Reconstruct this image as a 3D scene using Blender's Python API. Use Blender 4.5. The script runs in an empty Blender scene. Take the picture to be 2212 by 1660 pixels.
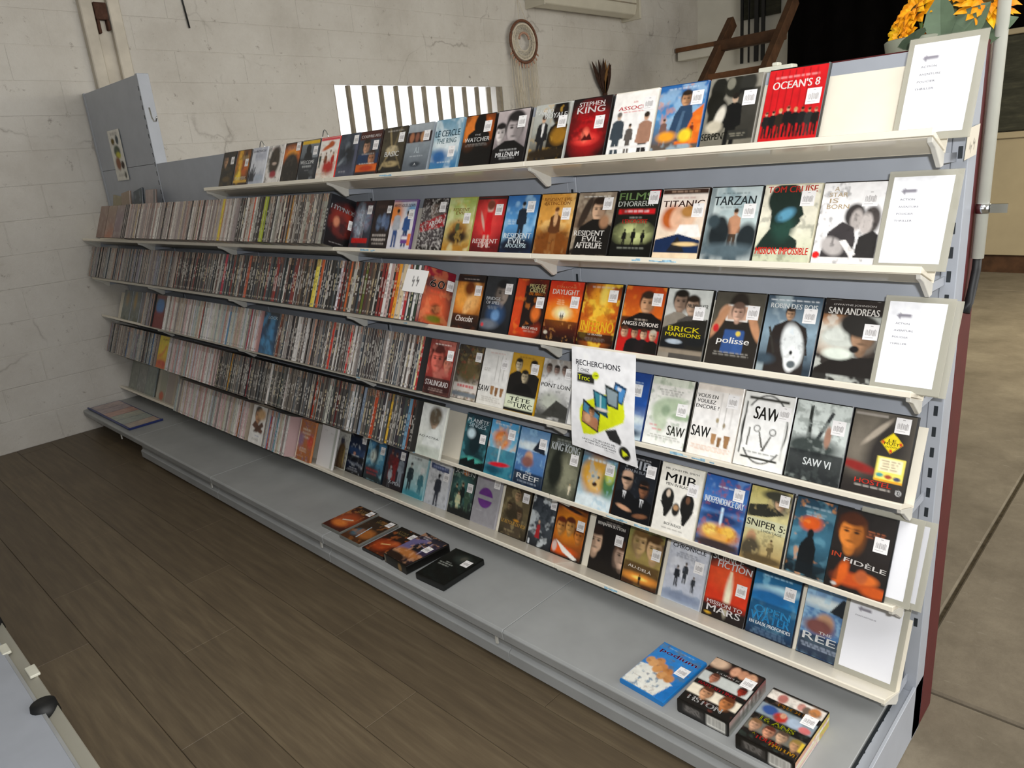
import bpy, bmesh, math, random
import numpy as np
from mathutils import Matrix, Vector

sc = bpy.context.scene
COL = sc.collection
# ------------------------------------------------------------------ camera
cd = bpy.data.cameras.new('camera'); cam = bpy.data.objects.new('camera', cd); COL.objects.link(cam)
cd.sensor_width = 36.0; cd.lens = 36.0 * 1569.36 / 2212.0; cd.clip_start = 0.02; cd.clip_end = 100
_R = [[0.723256, 0.68567, -0.082197], [0.146262, -0.26842, -0.952134], [-0.674913, 0.676614, -0.294424]]
M = Matrix(((_R[0][0], -_R[1][0], -_R[2][0], 0.3991), (_R[0][1], -_R[1][1], -_R[2][1], -1.7236),
            (_R[0][2], -_R[1][2], -_R[2][2], 1.5104), (0, 0, 0, 1)))
cam.matrix_world = M
sc.camera = cam
# ------------------------------------------------------------------ world, lights, exposure
sc.view_settings.view_transform = 'Standard'
sc.view_settings.look = 'None'
sc.view_settings.use_curve_mapping = False
sc.view_settings.gamma = 1.0
sc.view_settings.exposure = 0.0
w = bpy.data.worlds.new('overcast_sky'); sc.world = w; w.use_nodes = True
bg = w.node_tree.nodes['Background']
bg.inputs[0].default_value = (1.0, 0.99, 0.97, 1); bg.inputs[1].default_value = 1.55


def area(name, loc, target, sx, sy, power, col=(1, 1, 1)):
    l = bpy.data.lights.new(name, 'AREA'); l.shape = 'RECTANGLE'; l.size = sx; l.size_y = sy
    l.energy = power; l.color = col
    o = bpy.data.objects.new(name, l); COL.objects.link(o); o.location = loc
    o.rotation_euler = (Vector(target) - Vector(loc)).to_track_quat('-Z', 'Y').to_euler()
    return o


area('hangar_ceiling_lamp', (0.9, -2.0, 3.75), (-0.8, 0.0, 0.7), 2.2, 1.4, 62, (1.0, 0.985, 0.97))
area('hangar_door_light', (3.8, 1.5, 2.2), (-2.0, 1.0, 1.0), 3.0, 2.6, 95, (1.0, 0.98, 0.95))
area('rear_floor_fill', (0.7, 4.4, 2.3), (-0.1, 4.4, 0.0), 1.2, 1.6, 95, (1.0, 0.9, 0.66))  # unseen warm fill, added to brighten the far concrete

fl_ = area('camera_flash', (0.46, -1.70, 1.585), (-1.2, -0.1, 0.85), 0.05, 0.03, 25, (0.98, 0.99, 1.0))

# ------------------------------------------------------------------ materials
def srgb(h):
    if not isinstance(h, str):
        return tuple(h)
    h = h.strip('#')
    v = [int(h[i:i + 2], 16) / 255 for i in (0, 2, 4)]
    return tuple(c / 12.92 if c <= 0.04045 else ((c + 0.055) / 1.055) ** 2.4 for c in v)


class NT:
    def __init__(s, name, rough=0.5, metal=0.0, spec=0.5):
        s.m = bpy.data.materials.new(name); s.m.use_nodes = True
        s.t = s.m.node_tree; s.n = s.t.nodes; s.b = s.n['Principled BSDF']
        s.b.inputs['Roughness'].default_value = rough; s.b.inputs['Metallic'].default_value = metal
        s.b.inputs['Specular IOR Level'].default_value = spec

    def node(s, typ, **kw):
        n = s.n.new(typ)
        for k, v in kw.items():
            if k in n.inputs:
                n.inputs[k].default_value = v
            else:
                setattr(n, k, v)
        return n

    def link(s, a, b):
        s.t.links.new(a, b)

    world = False

    def coord(s):
        return s.node('ShaderNodeNewGeometry').outputs['Position'] if s.world else s.node('ShaderNodeTexCoord').outputs['Object']

    def noise(s, scale, detail=4, rough=0.6, stretch=None):
        out = s.coord()
        if stretch:
            mp = s.node('ShaderNodeMapping'); mp.inputs['Scale'].default_value = stretch
            s.link(out, mp.inputs['Vector']); out = mp.outputs['Vector']
        n = s.node('ShaderNodeTexNoise'); n.inputs['Scale'].default_value = scale
        n.inputs['Detail'].default_value = detail; n.inputs['Roughness'].default_value = rough
        s.link(out, n.inputs['Vector'])
        return n.outputs['Fac']

    def ramp(s, fac, stops):
        r = s.node('ShaderNodeValToRGB'); e = r.color_ramp.elements
        while len(e) < len(stops):
            e.new(0.5)
        for i, (p, c) in enumerate(stops):
            e[i].position = p; e[i].color = (*srgb(c), 1)
        s.link(fac, r.inputs['Fac'])
        return r.outputs['Color']

    def mix(s, fac, a, b, mode='MIX'):
        m = s.node('ShaderNodeMix', data_type='RGBA', blend_type=mode)
        for k, v in ((0, fac), (6, a), (7, b)):
            if hasattr(v, 'is_linked') or isinstance(v, bpy.types.NodeSocket):
                s.link(v, m.inputs[k])
            else:
                m.inputs[k].default_value = v if k == 0 else (*srgb(v), 1)
        return m.outputs[2]

    def base(s, v):
        if isinstance(v, bpy.types.NodeSocket):
            s.link(v, s.b.inputs['Base Color'])
        else:
            s.b.inputs['Base Color'].default_value = (*srgb(v), 1)
        return s

    def bump(s, h, strength=0.3, dist=0.01):
        b = s.node('ShaderNodeBump'); b.inputs['Strength'].default_value = strength
        b.inputs['Distance'].default_value = dist
        s.link(h, b.inputs['Height']); s.link(b.outputs['Normal'], s.b.inputs['Normal'])
        return s


def plain(name, col, rough=0.5, metal=0.0, spec=0.5, var=0.06, scale=14):
    k = NT(name, rough, metal, spec)
    c = srgb(col)
    lo = tuple(x * (1 - var) for x in c); hi = tuple(min(1, x * (1 + var)) for x in c)
    r = k.node('ShaderNodeValToRGB'); r.color_ramp.elements[0].color = (*lo, 1); r.color_ramp.elements[1].color = (*hi, 1)
    r.color_ramp.elements[0].position = 0.3; r.color_ramp.elements[1].position = 0.7
    k.link(k.noise(scale, 3), r.inputs['Fac']); k.base(r.outputs['Color'])
    return k.m


MT = {}
MT['steel'] = plain('blue_grey_painted_steel', 'a4a9b2', 0.42, 0.0, 0.5, 0.05, 9)
MT['deck'] = plain('grey_deck_steel', '9b9d9d', 0.45, 0.0, 0.5, 0.09, 5)
MT['cream'] = plain('cream_enamel', 'eee7d6', 0.3, 0.0, 0.5, 0.04, 10)
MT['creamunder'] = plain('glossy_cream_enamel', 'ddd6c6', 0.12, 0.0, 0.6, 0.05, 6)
MT['bracket'] = plain('light_grey_enamel', 'd2d0c8', 0.35)
MT['slot'] = plain('slot_shade', '1c2329', 0.6)  # dark colour stands in for the shade inside slots and gaps
MT['black'] = plain('black_plastic', '141414', 0.32, 0, 0.5, 0.2)
MT['kick'] = plain('black_kickboard', '18140f', 0.7)
MT['chrome'] = plain('chrome', 'd8dce0', 0.18, 1.0)
MT['maroon'] = plain('maroon_paint', '511317', 0.5, 0, 0.4, 0.12, 20)
MT['whitepipe'] = plain('white_plastic_pipe', 'c9cabf', 0.35)
MT['rubber'] = plain('black_rubber', '141516', 0.55)
MT['wood'] = plain('dark_old_wood', '4a3220', 0.7, 0, 0.3, 0.35, 9)
MT['woodl'] = plain('brown_wood', '6d4a30', 0.7, 0, 0.3, 0.3, 9)
MT['curtain'] = plain('black_cloth', '070606', 0.95, 0, 0.05, 0.3, 6)
MT['blue'] = plain('dark_blue_plastic', '2a3770', 0.35)
MT['tag'] = plain('white_tag', 'd9d8c8', 0.5)
MT['terracotta'] = plain('grey_green_pot', '8d9180', 0.6)

k = NT('print', 0.34, 0, 0.45)
a_ = k.node('ShaderNodeAttribute'); a_.attribute_name = 'Col'
k.link(a_.outputs['Color'], k.b.inputs['Base Color']); MT['print'] = k.m
k = NT('matt_print', 0.75, 0, 0.2)
a_ = k.node('ShaderNodeAttribute'); a_.attribute_name = 'Col'
k.link(a_.outputs['Color'], k.b.inputs['Base Color']); MT['paper'] = k.m

k = NT('clear_plastic', 0.06); k.base('ffffff')
tr = k.node('ShaderNodeBsdfTransparent'); mx = k.node('ShaderNodeMixShader'); fr = k.node('ShaderNodeFresnel')
gl = k.node('ShaderNodeBsdfGlossy'); gl.inputs['Roughness'].default_value = 0.05
fr.inputs['IOR'].default_value = 1.3
k.link(fr.outputs[0], mx.inputs[0]); k.link(tr.outputs[0], mx.inputs[1]); k.link(gl.outputs[0], mx.inputs[2])
k.link(mx.outputs[0], k.n['Material Output'].inputs['Surface']); MT['clear'] = k.m
k = NT('milky_plastic', 0.25); k.base('c4c1b2')
tr = k.node('ShaderNodeBsdfTransparent'); mx = k.node('ShaderNodeMixShader'); mx.inputs[0].default_value = 0.62
k.link(tr.outputs[0], mx.inputs[1]); k.link(k.b.outputs[0], mx.inputs[2])
k.link(mx.outputs[0], k.n['Material Output'].inputs['Surface']); MT['milky'] = k.m


def wall_mat(name, c0, c1, c2, speck=True):
    k = NT(name, 0.9, 0, 0.15); k.world = True
    n1 = k.noise(1.3, 6, 0.65); base = k.ramp(n1, [(0.3, c0), (0.5, c1), (0.72, c2)])
    n2 = k.noise(38, 3, 0.7); base = k.mix(k.ramp(n2, [(0.0, '3a3a3a'), (0.35, '3a3a3a'), (0.7, '000000')]), base, '9d9284', 'MIX')
    # brown specks and stains
    n3 = k.noise(16, 5, 0.75); base = k.mix(k.ramp(n3, [(0.0, '000000'), (0.62, '000000'), (0.72, 'c8c8c8')]), base, '5f5044')
    n4 = k.noise(3.1, 8, 0.78, stretch=(1, 1, 2.2)); base = k.mix(k.ramp(n4, [(0.0, '000000'), (0.62, '000000'), (0.72, '8a8a8a')]), base, '857663')
    # hairline cracks
    co = k.coord(); nz = k.node('ShaderNodeTexNoise'); nz.inputs['Scale'].default_value = 5
    nz.inputs['Detail'].default_value = 6
    k.link(co, nz.inputs['Vector'])
    ad = k.node('ShaderNodeVectorMath', operation='MULTIPLY_ADD'); ad.inputs[1].default_value = (0.22, 0.22, 0.22)
    k.link(nz.outputs['Color'], ad.inputs[0]); k.link(co, ad.inputs[2])
    vo = k.node('ShaderNodeTexVoronoi', feature='DISTANCE_TO_EDGE'); vo.inputs['Scale'].default_value = 1.1
    k.link(ad.outputs[0], vo.inputs['Vector'])
    cr = k.ramp(vo.outputs['Distance'], [(0.0, 'ffffff'), (0.006, '9a9a9a'), (0.014, '000000')])
    msk = k.ramp(k.noise(1.7, 3), [(0.5, '000000'), (0.62, 'b0b0b0')])
    fac = k.mix(1.0, cr, msk, 'MULTIPLY')
    base = k.mix(fac, base, '574a40')
    k.base(base)
    hb = k.noise(24, 6, 0.7); k.bump(hb, 0.55, 0.012)
    return k.m


MT['wall'] = wall_mat('whitewashed_block', 'b8b3ab', 'c8c4bd', 'd2cfc9')
MT['pilaster'] = plain('painted_steel_column', 'c3bcaf', 0.75, 0, 0.2, 0.14, 6)
k = NT('laminate', 0.45, 0, 0.35); k.world = True
g1 = k.noise(7, 6, 0.6, stretch=(0.5, 6, 1)); g2 = k.noise(1.3, 3, 0.6)
oi = k.node('ShaderNodeObjectInfo')
c = k.ramp(g1, [(0.25, '554a3b'), (0.5, '655845'), (0.78, '776a54')])
c = k.mix(k.ramp(oi.outputs['Random'], [(0, '606060'), (1, 'ffffff')]), k.mix(0.4, c, '443a2e'), c)
k.base(c); k.bump(g1, 0.08, 0.004); MT['laminate'] = k.m
k = NT('concrete', 0.85, 0, 0.25); k.world = True
c = k.ramp(k.noise(2.2, 7, 0.68), [(0.3, '625a4c'), (0.5, '766d5e'), (0.7, '877e6d')])
c = k.mix(k.ramp(k.noise(30, 4, 0.75), [(0.3, '707070'), (0.65, '000000')]), c, '544c40')
c = k.mix(k.ramp(k.noise(9, 4, 0.7, stretch=(1, 3, 1)), [(0.62, '000000'), (0.72, 'a0a0a0')]), c, '9a9384')
c = k.mix(k.ramp(k.noise(6, 6, 0.75), [(0.6, '000000'), (0.75, '8c8c8c')]), c, '463f33')
k.base(c); k.bump(k.noise(20, 6, 0.7), 0.35, 0.008); MT['concrete'] = k.m
MT['joint'] = plain('dirt_filled_joint', '4c4436', 0.95, 0, 0.1, 0.4, 40)
MT['beige'] = plain('beige_panel', 'a89b80', 0.7, 0, 0.2, 0.05, 4)
k = NT('dark_stone', 0.8, 0, 0.2)
k.base(k.ramp(k.noise(3, 6, 0.7, stretch=(1, 1, 5)), [(0.3, '2b2c24'), (0.55, '3d3d33'), (0.8, '5a5848')])); MT['darkstone'] = k.m
MT['farwhite'] = plain('white_plaster', 'd6d4ca', 0.85, 0, 0.2, 0.07, 2)


# ------------------------------------------------------------------ helpers
def tag(o, label=None, cat=None, group=None, kind=None):
    if label: o['label'] = label
    if cat: o['category'] = cat
    if group: o['group'] = group
    if kind: o['kind'] = kind
    return o


def link(name, me, mat=None, parent=None, loc=(0, 0, 0), rot=(0, 0, 0)):
    o = bpy.data.objects.new(name, me); COL.objects.link(o)
    if mat is not None and len(me.materials) == 0:
        for m in (mat if isinstance(mat, (list, tuple)) else [mat]):
            me.materials.append(MT[m] if isinstance(m, str) else m)
    o.location = loc; o.rotation_euler = rot
    if parent is not None: o.parent = parent
    return o


def empty(name, loc=(0, 0, 0), rot=(0, 0, 0), parent=None):
    o = bpy.data.objects.new(name, None); COL.objects.link(o); o.location = loc; o.rotation_euler = rot
    o.empty_display_size = 0.05
    if parent is not None: o.parent = parent
    return o


class MB:
    def __init__(s):
        s.v = []; s.f = []; s.smooth = []

    def add(s, vs, fs, smooth=False):
        b = len(s.v); s.v += [tuple(x) for x in vs]; s.f += [tuple(i + b for i in f) for f in fs]
        s.smooth += [smooth] * len(fs); return s

    def box(s, x0, x1, y0, y1, z0, z1):
        return s.add([(x0, y0, z0), (x1, y0, z0), (x1, y1, z0), (x0, y1, z0), (x0, y0, z1), (x1, y0, z1), (x1, y1, z1), (x0, y1, z1)],
                     [(0, 3, 2, 1), (4, 5, 6, 7), (0, 1, 5, 4), (1, 2, 6, 5), (2, 3, 7, 6), (3, 0, 4, 7)])

    def prism(s, pts, a, b, axis='x'):
        """closed polygon PTS extruded from a to b along AXIS; pts are the two other coordinates in order"""
        n = len(pts)
        def P(p, t):
            return (t, p[0], p[1]) if axis == 'x' else (p[0], t, p[1]) if axis == 'y' else (p[0], p[1], t)
        vs = [P(p, a) for p in pts] + [P(p, b) for p in pts]
        fs = [tuple(range(n)), tuple(range(2 * n - 1, n - 1, -1))] + [(i, n + i, n + (i + 1) % n, (i + 1) % n) for i in range(n)]
        return s.add(vs, fs)

    def tube(s, path, r, n=8, caps=True):
        path = [Vector(p) for p in path]; m = len(path); vs = []; fs = []
        rr = r if isinstance(r, (list, tuple)) else [r] * m
        for i, p in enumerate(path):
            d = (path[min(i + 1, m - 1)] - path[max(i - 1, 0)]).normalized()
            u = d.cross(Vector((0, 0, 1)) if abs(d.z) < 0.9 else Vector((1, 0, 0))).normalized(); v = d.cross(u)
            for k in range(n):
                a = 2 * math.pi * k / n; vs.append(p + (u * math.cos(a) + v * math.sin(a)) * rr[i])
        for i in range(m - 1):
            for k in range(n):
                fs.append((i * n + k, i * n + (k + 1) % n, (i + 1) * n + (k + 1) % n, (i + 1) * n + k))
        if caps:
            fs.append(tuple(range(n - 1, -1, -1))); fs.append(tuple((m - 1) * n + k for k in range(n)))
        return s.add(vs, fs, True)

    def mesh(s, name, bevel=0.0, seg=1):
        me = bpy.data.meshes.new(name); me.from_pydata(s.v, [], s.f); me.validate()
        bm = bmesh.new(); bm.from_mesh(me); bmesh.ops.recalc_face_normals(bm, faces=bm.faces)
        if bevel:
            bmesh.ops.bevel(bm, geom=[e for e in bm.edges], offset=bevel, segments=seg, affect='EDGES', clamp_overlap=True)
        bm.to_mesh(me); bm.free()
        if not bevel and any(s.smooth) and len(me.polygons) == len(s.smooth):
            me.polygons.foreach_set('use_smooth', s.smooth)
        return me

    def build(s, name, mat, parent=None, loc=(0, 0, 0), rot=(0, 0, 0), bevel=0.0):
        return link(name, s.mesh(name, bevel), mat, parent, loc, rot)


# ------------------------------------------------------------------ print painter (flat print on covers, posters, labels)
_TXT = {}


def want_text(t):
    _TXT.setdefault(t, None)


def make_texts():
    objs = []
    for t in _TXT:
        c = bpy.data.curves.new('t', 'FONT'); c.body = t.replace('_', ' '); c.size = 1; c.resolution_u = 3
        c.dimensions = '2D'; c.fill_mode = 'BOTH'; c.offset = 0.0
        o = bpy.data.objects.new('t', c); COL.objects.link(o); objs.append((t, o))
    bpy.context.view_layer.update(); dg = bpy.context.evaluated_depsgraph_get()
    for t, o in objs:
        me = o.evaluated_get(dg).to_mesh()
        v = np.array([x.co[:2] for x in me.vertices]); f = [tuple(p.vertices) for p in me.polygons]
        mn, mx = v.min(0), v.max(0); _TXT[t] = ((v - mn) / np.maximum(mx - mn, 1e-6), f)
        o.evaluated_get(dg).to_mesh_clear()
    for t, o in objs:
        c = o.data; bpy.data.objects.remove(o); bpy.data.curves.remove(c)


def vnoise(U, Y, scale, seed):
    r = np.random.RandomState(seed); out = np.zeros_like(U); amp = 1; tot = 0
    for k in range(3):
        s = scale * 2 ** k; g = r.rand(int(s * 2) + 6, int(s * 2) + 6)
        x = U * s + 1; y = Y * s + 1; i = np.clip(np.floor(x).astype(int), 0, g.shape[0] - 2); j = np.clip(np.floor(y).astype(int), 0, g.shape[1] - 2)
        fx = np.clip(x - i, 0, 1); fy = np.clip(y - j, 0, 1); fx = fx * fx * (3 - 2 * fx); fy = fy * fy * (3 - 2 * fy)
        out += amp * ((g[i, j] * (1 - fx) + g[i + 1, j] * fx) * (1 - fy) + (g[i, j + 1] * (1 - fx) + g[i + 1, j + 1] * fx) * fy)
        tot += amp; amp *= 0.55
    return out / tot


class Paint:
    """paints a small colour field (u right, v down) and keeps lettering as outlines"""
    def __init__(s, art, asp, cols, seed, ext=1.0):
        s.asp = asp; s.nc = cols; s.nr = max(2, int(cols * asp * ext)); s.seed = seed
        u = np.linspace(0, 1, s.nc + 1); v = np.linspace(0, ext, s.nr + 1)
        s.U, s.V = np.meshgrid(u, v); s.Y = s.V * asp; s.px = 1.0 / s.nc
        s.C = np.ones(s.U.shape + (3,)) * 0.5; s.text = []; s.stick = []; s.q = 0
        ops = [op.split() for op in art.split(';')]
        for a in ops:
            if a: getattr(s, 'o_' + a[0])(*a[1:])
        if len(ops) > 4: s.o_n('.16', '9')

    def blend(s, m, c):
        c = np.array(srgb(c)) if isinstance(c, str) else np.array(c)
        s.C = s.C * (1 - m[..., None]) + c * m[..., None]

    def o_g(s, *cs):
        cs = [np.array(srgb(c)) for c in cs]
        if len(cs) == 1: cs = cs * 2
        t = s.V * (len(cs) - 1); i = np.clip(np.floor(t).astype(int), 0, len(cs) - 2); f = np.clip(t - i, 0, 1)[..., None]
        A = np.array(cs); s.C = A[i] * (1 - f) + A[i + 1] * f

    def o_h(s, c0, c1, amt='1'):
        t = s.U[..., None]; g = np.array(srgb(c0)) * (1 - t) + np.array(srgb(c1)) * t
        s.C = s.C * (1 - float(amt)) + g * float(amt)

    def o_r(s, x0, y0, x1, y1, c, a='1'):
        x0, y0, x1, y1 = (float(z) for z in (x0, y0, x1, y1)); p = s.px
        m = np.clip((s.U - x0) / p + .5, 0, 1) * np.clip((x1 - s.U) / p + .5, 0, 1) * np.clip((s.V - y0) * s.asp / p + .5, 0, 1) * np.clip((y1 - s.V) * s.asp / p + .5, 0, 1)
        s.blend(m * float(a), c)

    def ell(s, x, y, rx, ry, soft=0.25, rot=0):
        dx = s.U - x; dy = s.Y - y * s.asp
        if rot:
            cr, sr = math.cos(math.radians(rot)), math.sin(math.radians(rot)); dx, dy = dx * cr + dy * sr, -dx * sr + dy * cr
        d = np.sqrt((dx / rx) ** 2 + (dy / ry) ** 2); w = max(soft, s.px / min(rx, ry))
        return np.clip((1 + w / 2 - d) / w, 0, 1)

    def o_e(s, x, y, rx, ry, c, soft='0.3', rot='0', a='1'):
        s.blend(s.ell(float(x), float(y), float(rx), float(ry), float(soft), float(rot)) * float(a), c)

    def o_p(s, c, *xy):
        pts = [(float(xy[i]), float(xy[i + 1]) * s.asp) for i in range(0, len(xy), 2)]; s.poly(pts, c)

    def poly(s, pts, c, a=1):
        m = np.zeros_like(s.U)
        for du, dv in ((.25, .25), (-.25, .25), (.25, -.25), (-.25, -.25)):
            X = s.U + du * s.px; Y = s.Y + dv * s.px; ins = np.zeros(X.shape, bool)
            for i in range(len(pts)):
                (x1, y1), (x2, y2) = pts[i], pts[i - 1]
                if y1 == y2: continue
                ins ^= ((y1 > Y) != (y2 > Y)) & (X < (x2 - x1) * (Y - y1) / (y2 - y1) + x1)
            m += ins * .25
        s.blend(m * a, c)

    def o_n(s, amp='.3', scale='6'):
        s.q += 1; n = vnoise(s.U, s.Y, float(scale), s.seed * 13 + s.q); s.C = np.clip(s.C * (1 + float(amp) * 2 * (n[..., None] - .5)), 0, 1)

    def o_m(s, amt, scale, c, lo='.5'):
        s.q += 1; n = vnoise(s.U, s.Y, float(scale), s.seed * 17 + s.q); lo = float(lo)
        s.blend(np.clip((n - lo) / .14, 0, 1) * float(amt), c)

    def o_k(s, x, y, h, coat, hair, skin, legs=None):
        """a standing figure, head top at y, height h (of the cover height)"""
        x, y = float(x), float(y); H = float(h) * s.asp; y0 = y * s.asp
        P = lambda pts: [(x + a * H, y0 + b * H) for a, b in pts]
        s.poly(P([(-.085, .5), (.085, .5), (.1, 1), (.03, 1), (0, .6), (-.03, 1), (-.1, 1)]), legs or coat)
        s.poly(P([(-.04, .15), (.04, .15), (.13, .2), (.16, .52), (.1, .54), (.09, .55), (-.09, .55), (-.1, .54), (-.16, .52), (-.13, .2)]), coat)
        s.blend(s.ell(x, (y0 + .08 * H) / s.asp, .05 * H, .075 * H, .3), skin)
        s.blend(s.ell(x, (y0 + .045 * H) / s.asp, .055 * H, .05 * H, .3), hair)

    def o_f(s, x, y, h, skin, hair, side='1'):
        """a plain face of height h (of the cover width)"""
        x, y, h, sd = float(x), float(y), float(h), float(side); a = s.asp; k = np.array(srgb(skin))
        e = lambda dx, dy, rx, ry, c, so=.4, al=1: s.blend(s.ell(x + dx * h, y + dy * h / a, rx * h, ry * h, so) * al, c)
        e(0, .42, .17, .25, tuple(k * .6)); e(0, -.1, .41, .5, hair, .25); e(0, .02, .33, .44, skin, .2)
        e(.2 * sd, .08, .2, .42, tuple(k * .35), .9, .75); e(0, -.38, .36, .17, hair, .5)
        for q in (-1, 1):
            e(.14 * q, -.03, .075, .035, '120c0a', .6); e(.14 * q, -.11, .1, .025, hair, .6, .8)
        e(.03 * sd, .11, .05, .12, tuple(k * .55), .9, .7); e(0, .25, .12, .035, tuple(k * .4), .7); e(0, .33, .1, .03, tuple(k * 1.1), .9, .5)

    def o_b(s, x, y, w, c):
        """shoulders, top of the collar at y, w wide"""
        x, y, w = float(x), float(y) * s.asp, float(w)
        s.poly([(x - .12 * w, y), (x + .12 * w, y), (x + .42 * w, y + .16 * w), (x + .5 * w, y + .4 * w), (x + .52 * w, s.asp + .1), (x - .52 * w, s.asp + .1), (x - .5 * w, y + .4 * w), (x - .42 * w, y + .16 * w)], c)

    def o_l(s, x, y, w, n, c, h='.018'):
        """n lines of small illegible print centred on x"""
        r = random.Random(s.seed + int(float(y) * 1000)); x, y, w, h = float(x), float(y), float(w), float(h)
        for k in range(int(n)):
            ww = w * r.uniform(.75, 1); u = x - ww / 2
            while u < x + ww / 2:
                q = r.uniform(.05, .13); s.o_r(u, y, min(u + q, x + ww / 2), y + h, c, '.8'); u += q + .025
            y += h * 1.9

    def o_t(s, x, y, h, wd, c, t, sl='0', rot='0'):
        want_text(t); s.text.append((float(x), float(y), float(h), float(wd), c, t, float(sl), float(rot)))

    def o_s(s, u='.8', v='.25', wd='.24'):
        s.stick.append((float(u), float(v), float(wd)))


PRINTS = []


def print_mesh(name, art, o, U, V, N, cols, seed, mat='print', parent=None, warp=None, ext=1.0):
    """queue a printed sheet: origin o = top-left corner, U = right edge vector, V = downward edge vector, N = outward normal"""
    asp = Vector(V).length / Vector(U).length
    p = Paint(art, asp, cols, seed, ext); me = bpy.data.meshes.new(name); ob = link(name, me, mat, parent)
    PRINTS.append((me, p, np.array(o, float), np.array(U, float), np.array(V, float), np.array(N, float), warp))
    return ob, p


def finish_prints():
    make_texts()
    for me, p, o, U, V, N, warp in PRINTS:
        nr, nc = p.nr, p.nc
        P = (o + p.U[..., None] * U + p.V[..., None] * V).reshape(-1, 3); C = p.C.reshape(-1, 3)
        idx = np.arange((nr + 1) * (nc + 1)).reshape(nr + 1, nc + 1)
        F = np.stack([idx[:-1, :-1], idx[1:, :-1], idx[1:, 1:], idx[:-1, 1:]], -1).reshape(-1, 4).tolist()
        vs = [P]; cs = [C]; base = len(P); UV = [np.stack([p.U.ravel(), p.V.ravel()], 1)]
        for k, (x, y, h, wd, c, t, sl, rot) in enumerate(p.text):
            tv, tf = _TXT[t]
            a = (tv[:, 0] - .5) * wd + sl * (tv[:, 1] - .5) * h * p.asp; b = -(tv[:, 1] - .5) * h
            if rot:
                q = math.radians(rot); A = a; B = b * p.asp
                a = A * math.cos(q) + B * math.sin(q); b = (-A * math.sin(q) + B * math.cos(q)) / p.asp
            hv = .022 * h * p.asp if h >= .05 else .012 * h * p.asp
            for dd in (-hv, hv):
              uu = x + a + dd; vv = y + b
              vs.append(o + uu[:, None] * U + vv[:, None] * V + N * (0.00022 + 0.00006 * k)); UV.append(np.stack([uu, vv], 1))
              cs.append(np.tile(np.array(srgb(c)), (len(tv), 1))); F += [tuple(i + base for i in f) for f in tf]; base += len(tv)
        P = np.concatenate(vs); C = np.concatenate(cs)
        if warp: P = P + warp(np.concatenate(UV))
        me.from_pydata(P.tolist(), [], F)
        at = me.color_attributes.new('Col', 'FLOAT_COLOR', 'POINT')
        at.data.foreach_set('color', np.concatenate([C, np.ones((len(C), 1))], 1).astype(np.float32).ravel())
        me.update()


_ST = {}


def sticker(parent, o, U, V, N, name='price_sticker'):
    """a white price sticker with a barcode; shared mesh, placed by a basis"""
    if not _ST:
        v = []; f = []; c = []
        def q(x0, y0, x1, y1, z, col):
            b = len(v); v.extend([(x0, y0, z), (x1, y0, z), (x1, y1, z), (x0, y1, z)]); f.append((b, b + 1, b + 2, b + 3)); c.extend([srgb(col)] * 4)
        q(0, 0, 1, 1, 0, 'f4f2f2'); r = random.Random(4); x = .14
        while x < .86:
            wdt = r.uniform(.02, .06); q(x, .3 - r.uniform(0, .05), min(x + wdt, .88), .55 + r.uniform(0, .16), .01, 'aeaaaa'); x += wdt + r.uniform(.015, .035)
        q(.42, .86, .6, .9, .01, 'a8a4a4'); q(.12, .14, .7, .17, .01, 'b4b0b0')
        me = bpy.data.meshes.new('price_sticker'); me.from_pydata(v, [], f)
        at = me.color_attributes.new('Col', 'FLOAT_COLOR', 'POINT')
        at.data.foreach_set('color', np.array([(*k, 1) for k in c], np.float32).ravel()); me.materials.append(MT['paper']); _ST['m'] = me
    ob = bpy.data.objects.new(name, _ST['m']); COL.objects.link(ob); ob.parent = parent
    U, V, N = Vector(U), Vector(V), Vector(N)
    ob.matrix_local = Matrix(((U.x, -V.x, N.x * .01, o[0]), (U.y, -V.y, N.y * .01, o[1]), (U.z, -V.z, N.z * .01, o[2]), (0, 0, 0, 1)))
    return ob


SEED = [11]


def add_print(parent, art, face, dims, cols, inset=0.0025, name='cover_print', mat='print', vis=1.0):
    """print ART on one face of a box with dims (w, t, h): front (-y), right (+x), bottom (-z)"""
    W, T_, H = dims; e = 0.0003; i = inset; SEED[0] += 1
    if face == 'front': o, U, V, N = (i, -e, H - i), (W - 2 * i, 0, 0), (0, 0, -(H - 2 * i)), (0, -1, 0)
    elif face == 'right': o, U, V, N = (W + e, i, H - i), (0, T_ - 2 * i, 0), (0, 0, -(H - 2 * i)), (1, 0, 0)
    elif face == 'bottom': o, U, V, N = (i, i, -e), (W - 2 * i, 0, 0), (0, T_ - 2 * i, 0), (0, 0, -1)
    elif face == 'left': o, U, V, N = (-e, T_ - i, H - i), (0, -(T_ - 2 * i), 0), (0, 0, -(H - 2 * i)), (-1, 0, 0)
    V = tuple(k * vis for k in V)
    ob, p = print_mesh(name, art, o, U, V, N, cols, SEED[0], mat, parent, None, 1 / vis)
    for (su, sv, sw) in p.stick:
        oo = Vector(o) + Vector(U) * (su - sw / 2) + Vector(V) * (sv + sw * .55 / p.asp) + Vector(N) * .0009
        k = sw * Vector(U).length
        sticker(parent, oo, Vector(U).normalized() * k, Vector(V).normalized() * k * 1.12, Vector(N) * .012)
    return ob


_CM = {}


def case_mesh(W, D, H, round_spine=True):
    key = (round(W, 4), round(D, 4), round(H, 4))
    if key not in _CM:
        r = min(.004, D * .3)
        pts = [(0.0 + r * .6, 0), (W - r, 0), (W - r * .3, r * .3), (W, r), (W, D - r), (W - r, D), (r * .6, D), (0, D - r), (0, r)]
        m = MB(); m.prism(pts, 0, H, 'z'); _CM[key] = m.mesh('case_shell')
    return _CM[key]


_CC = {}


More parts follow.
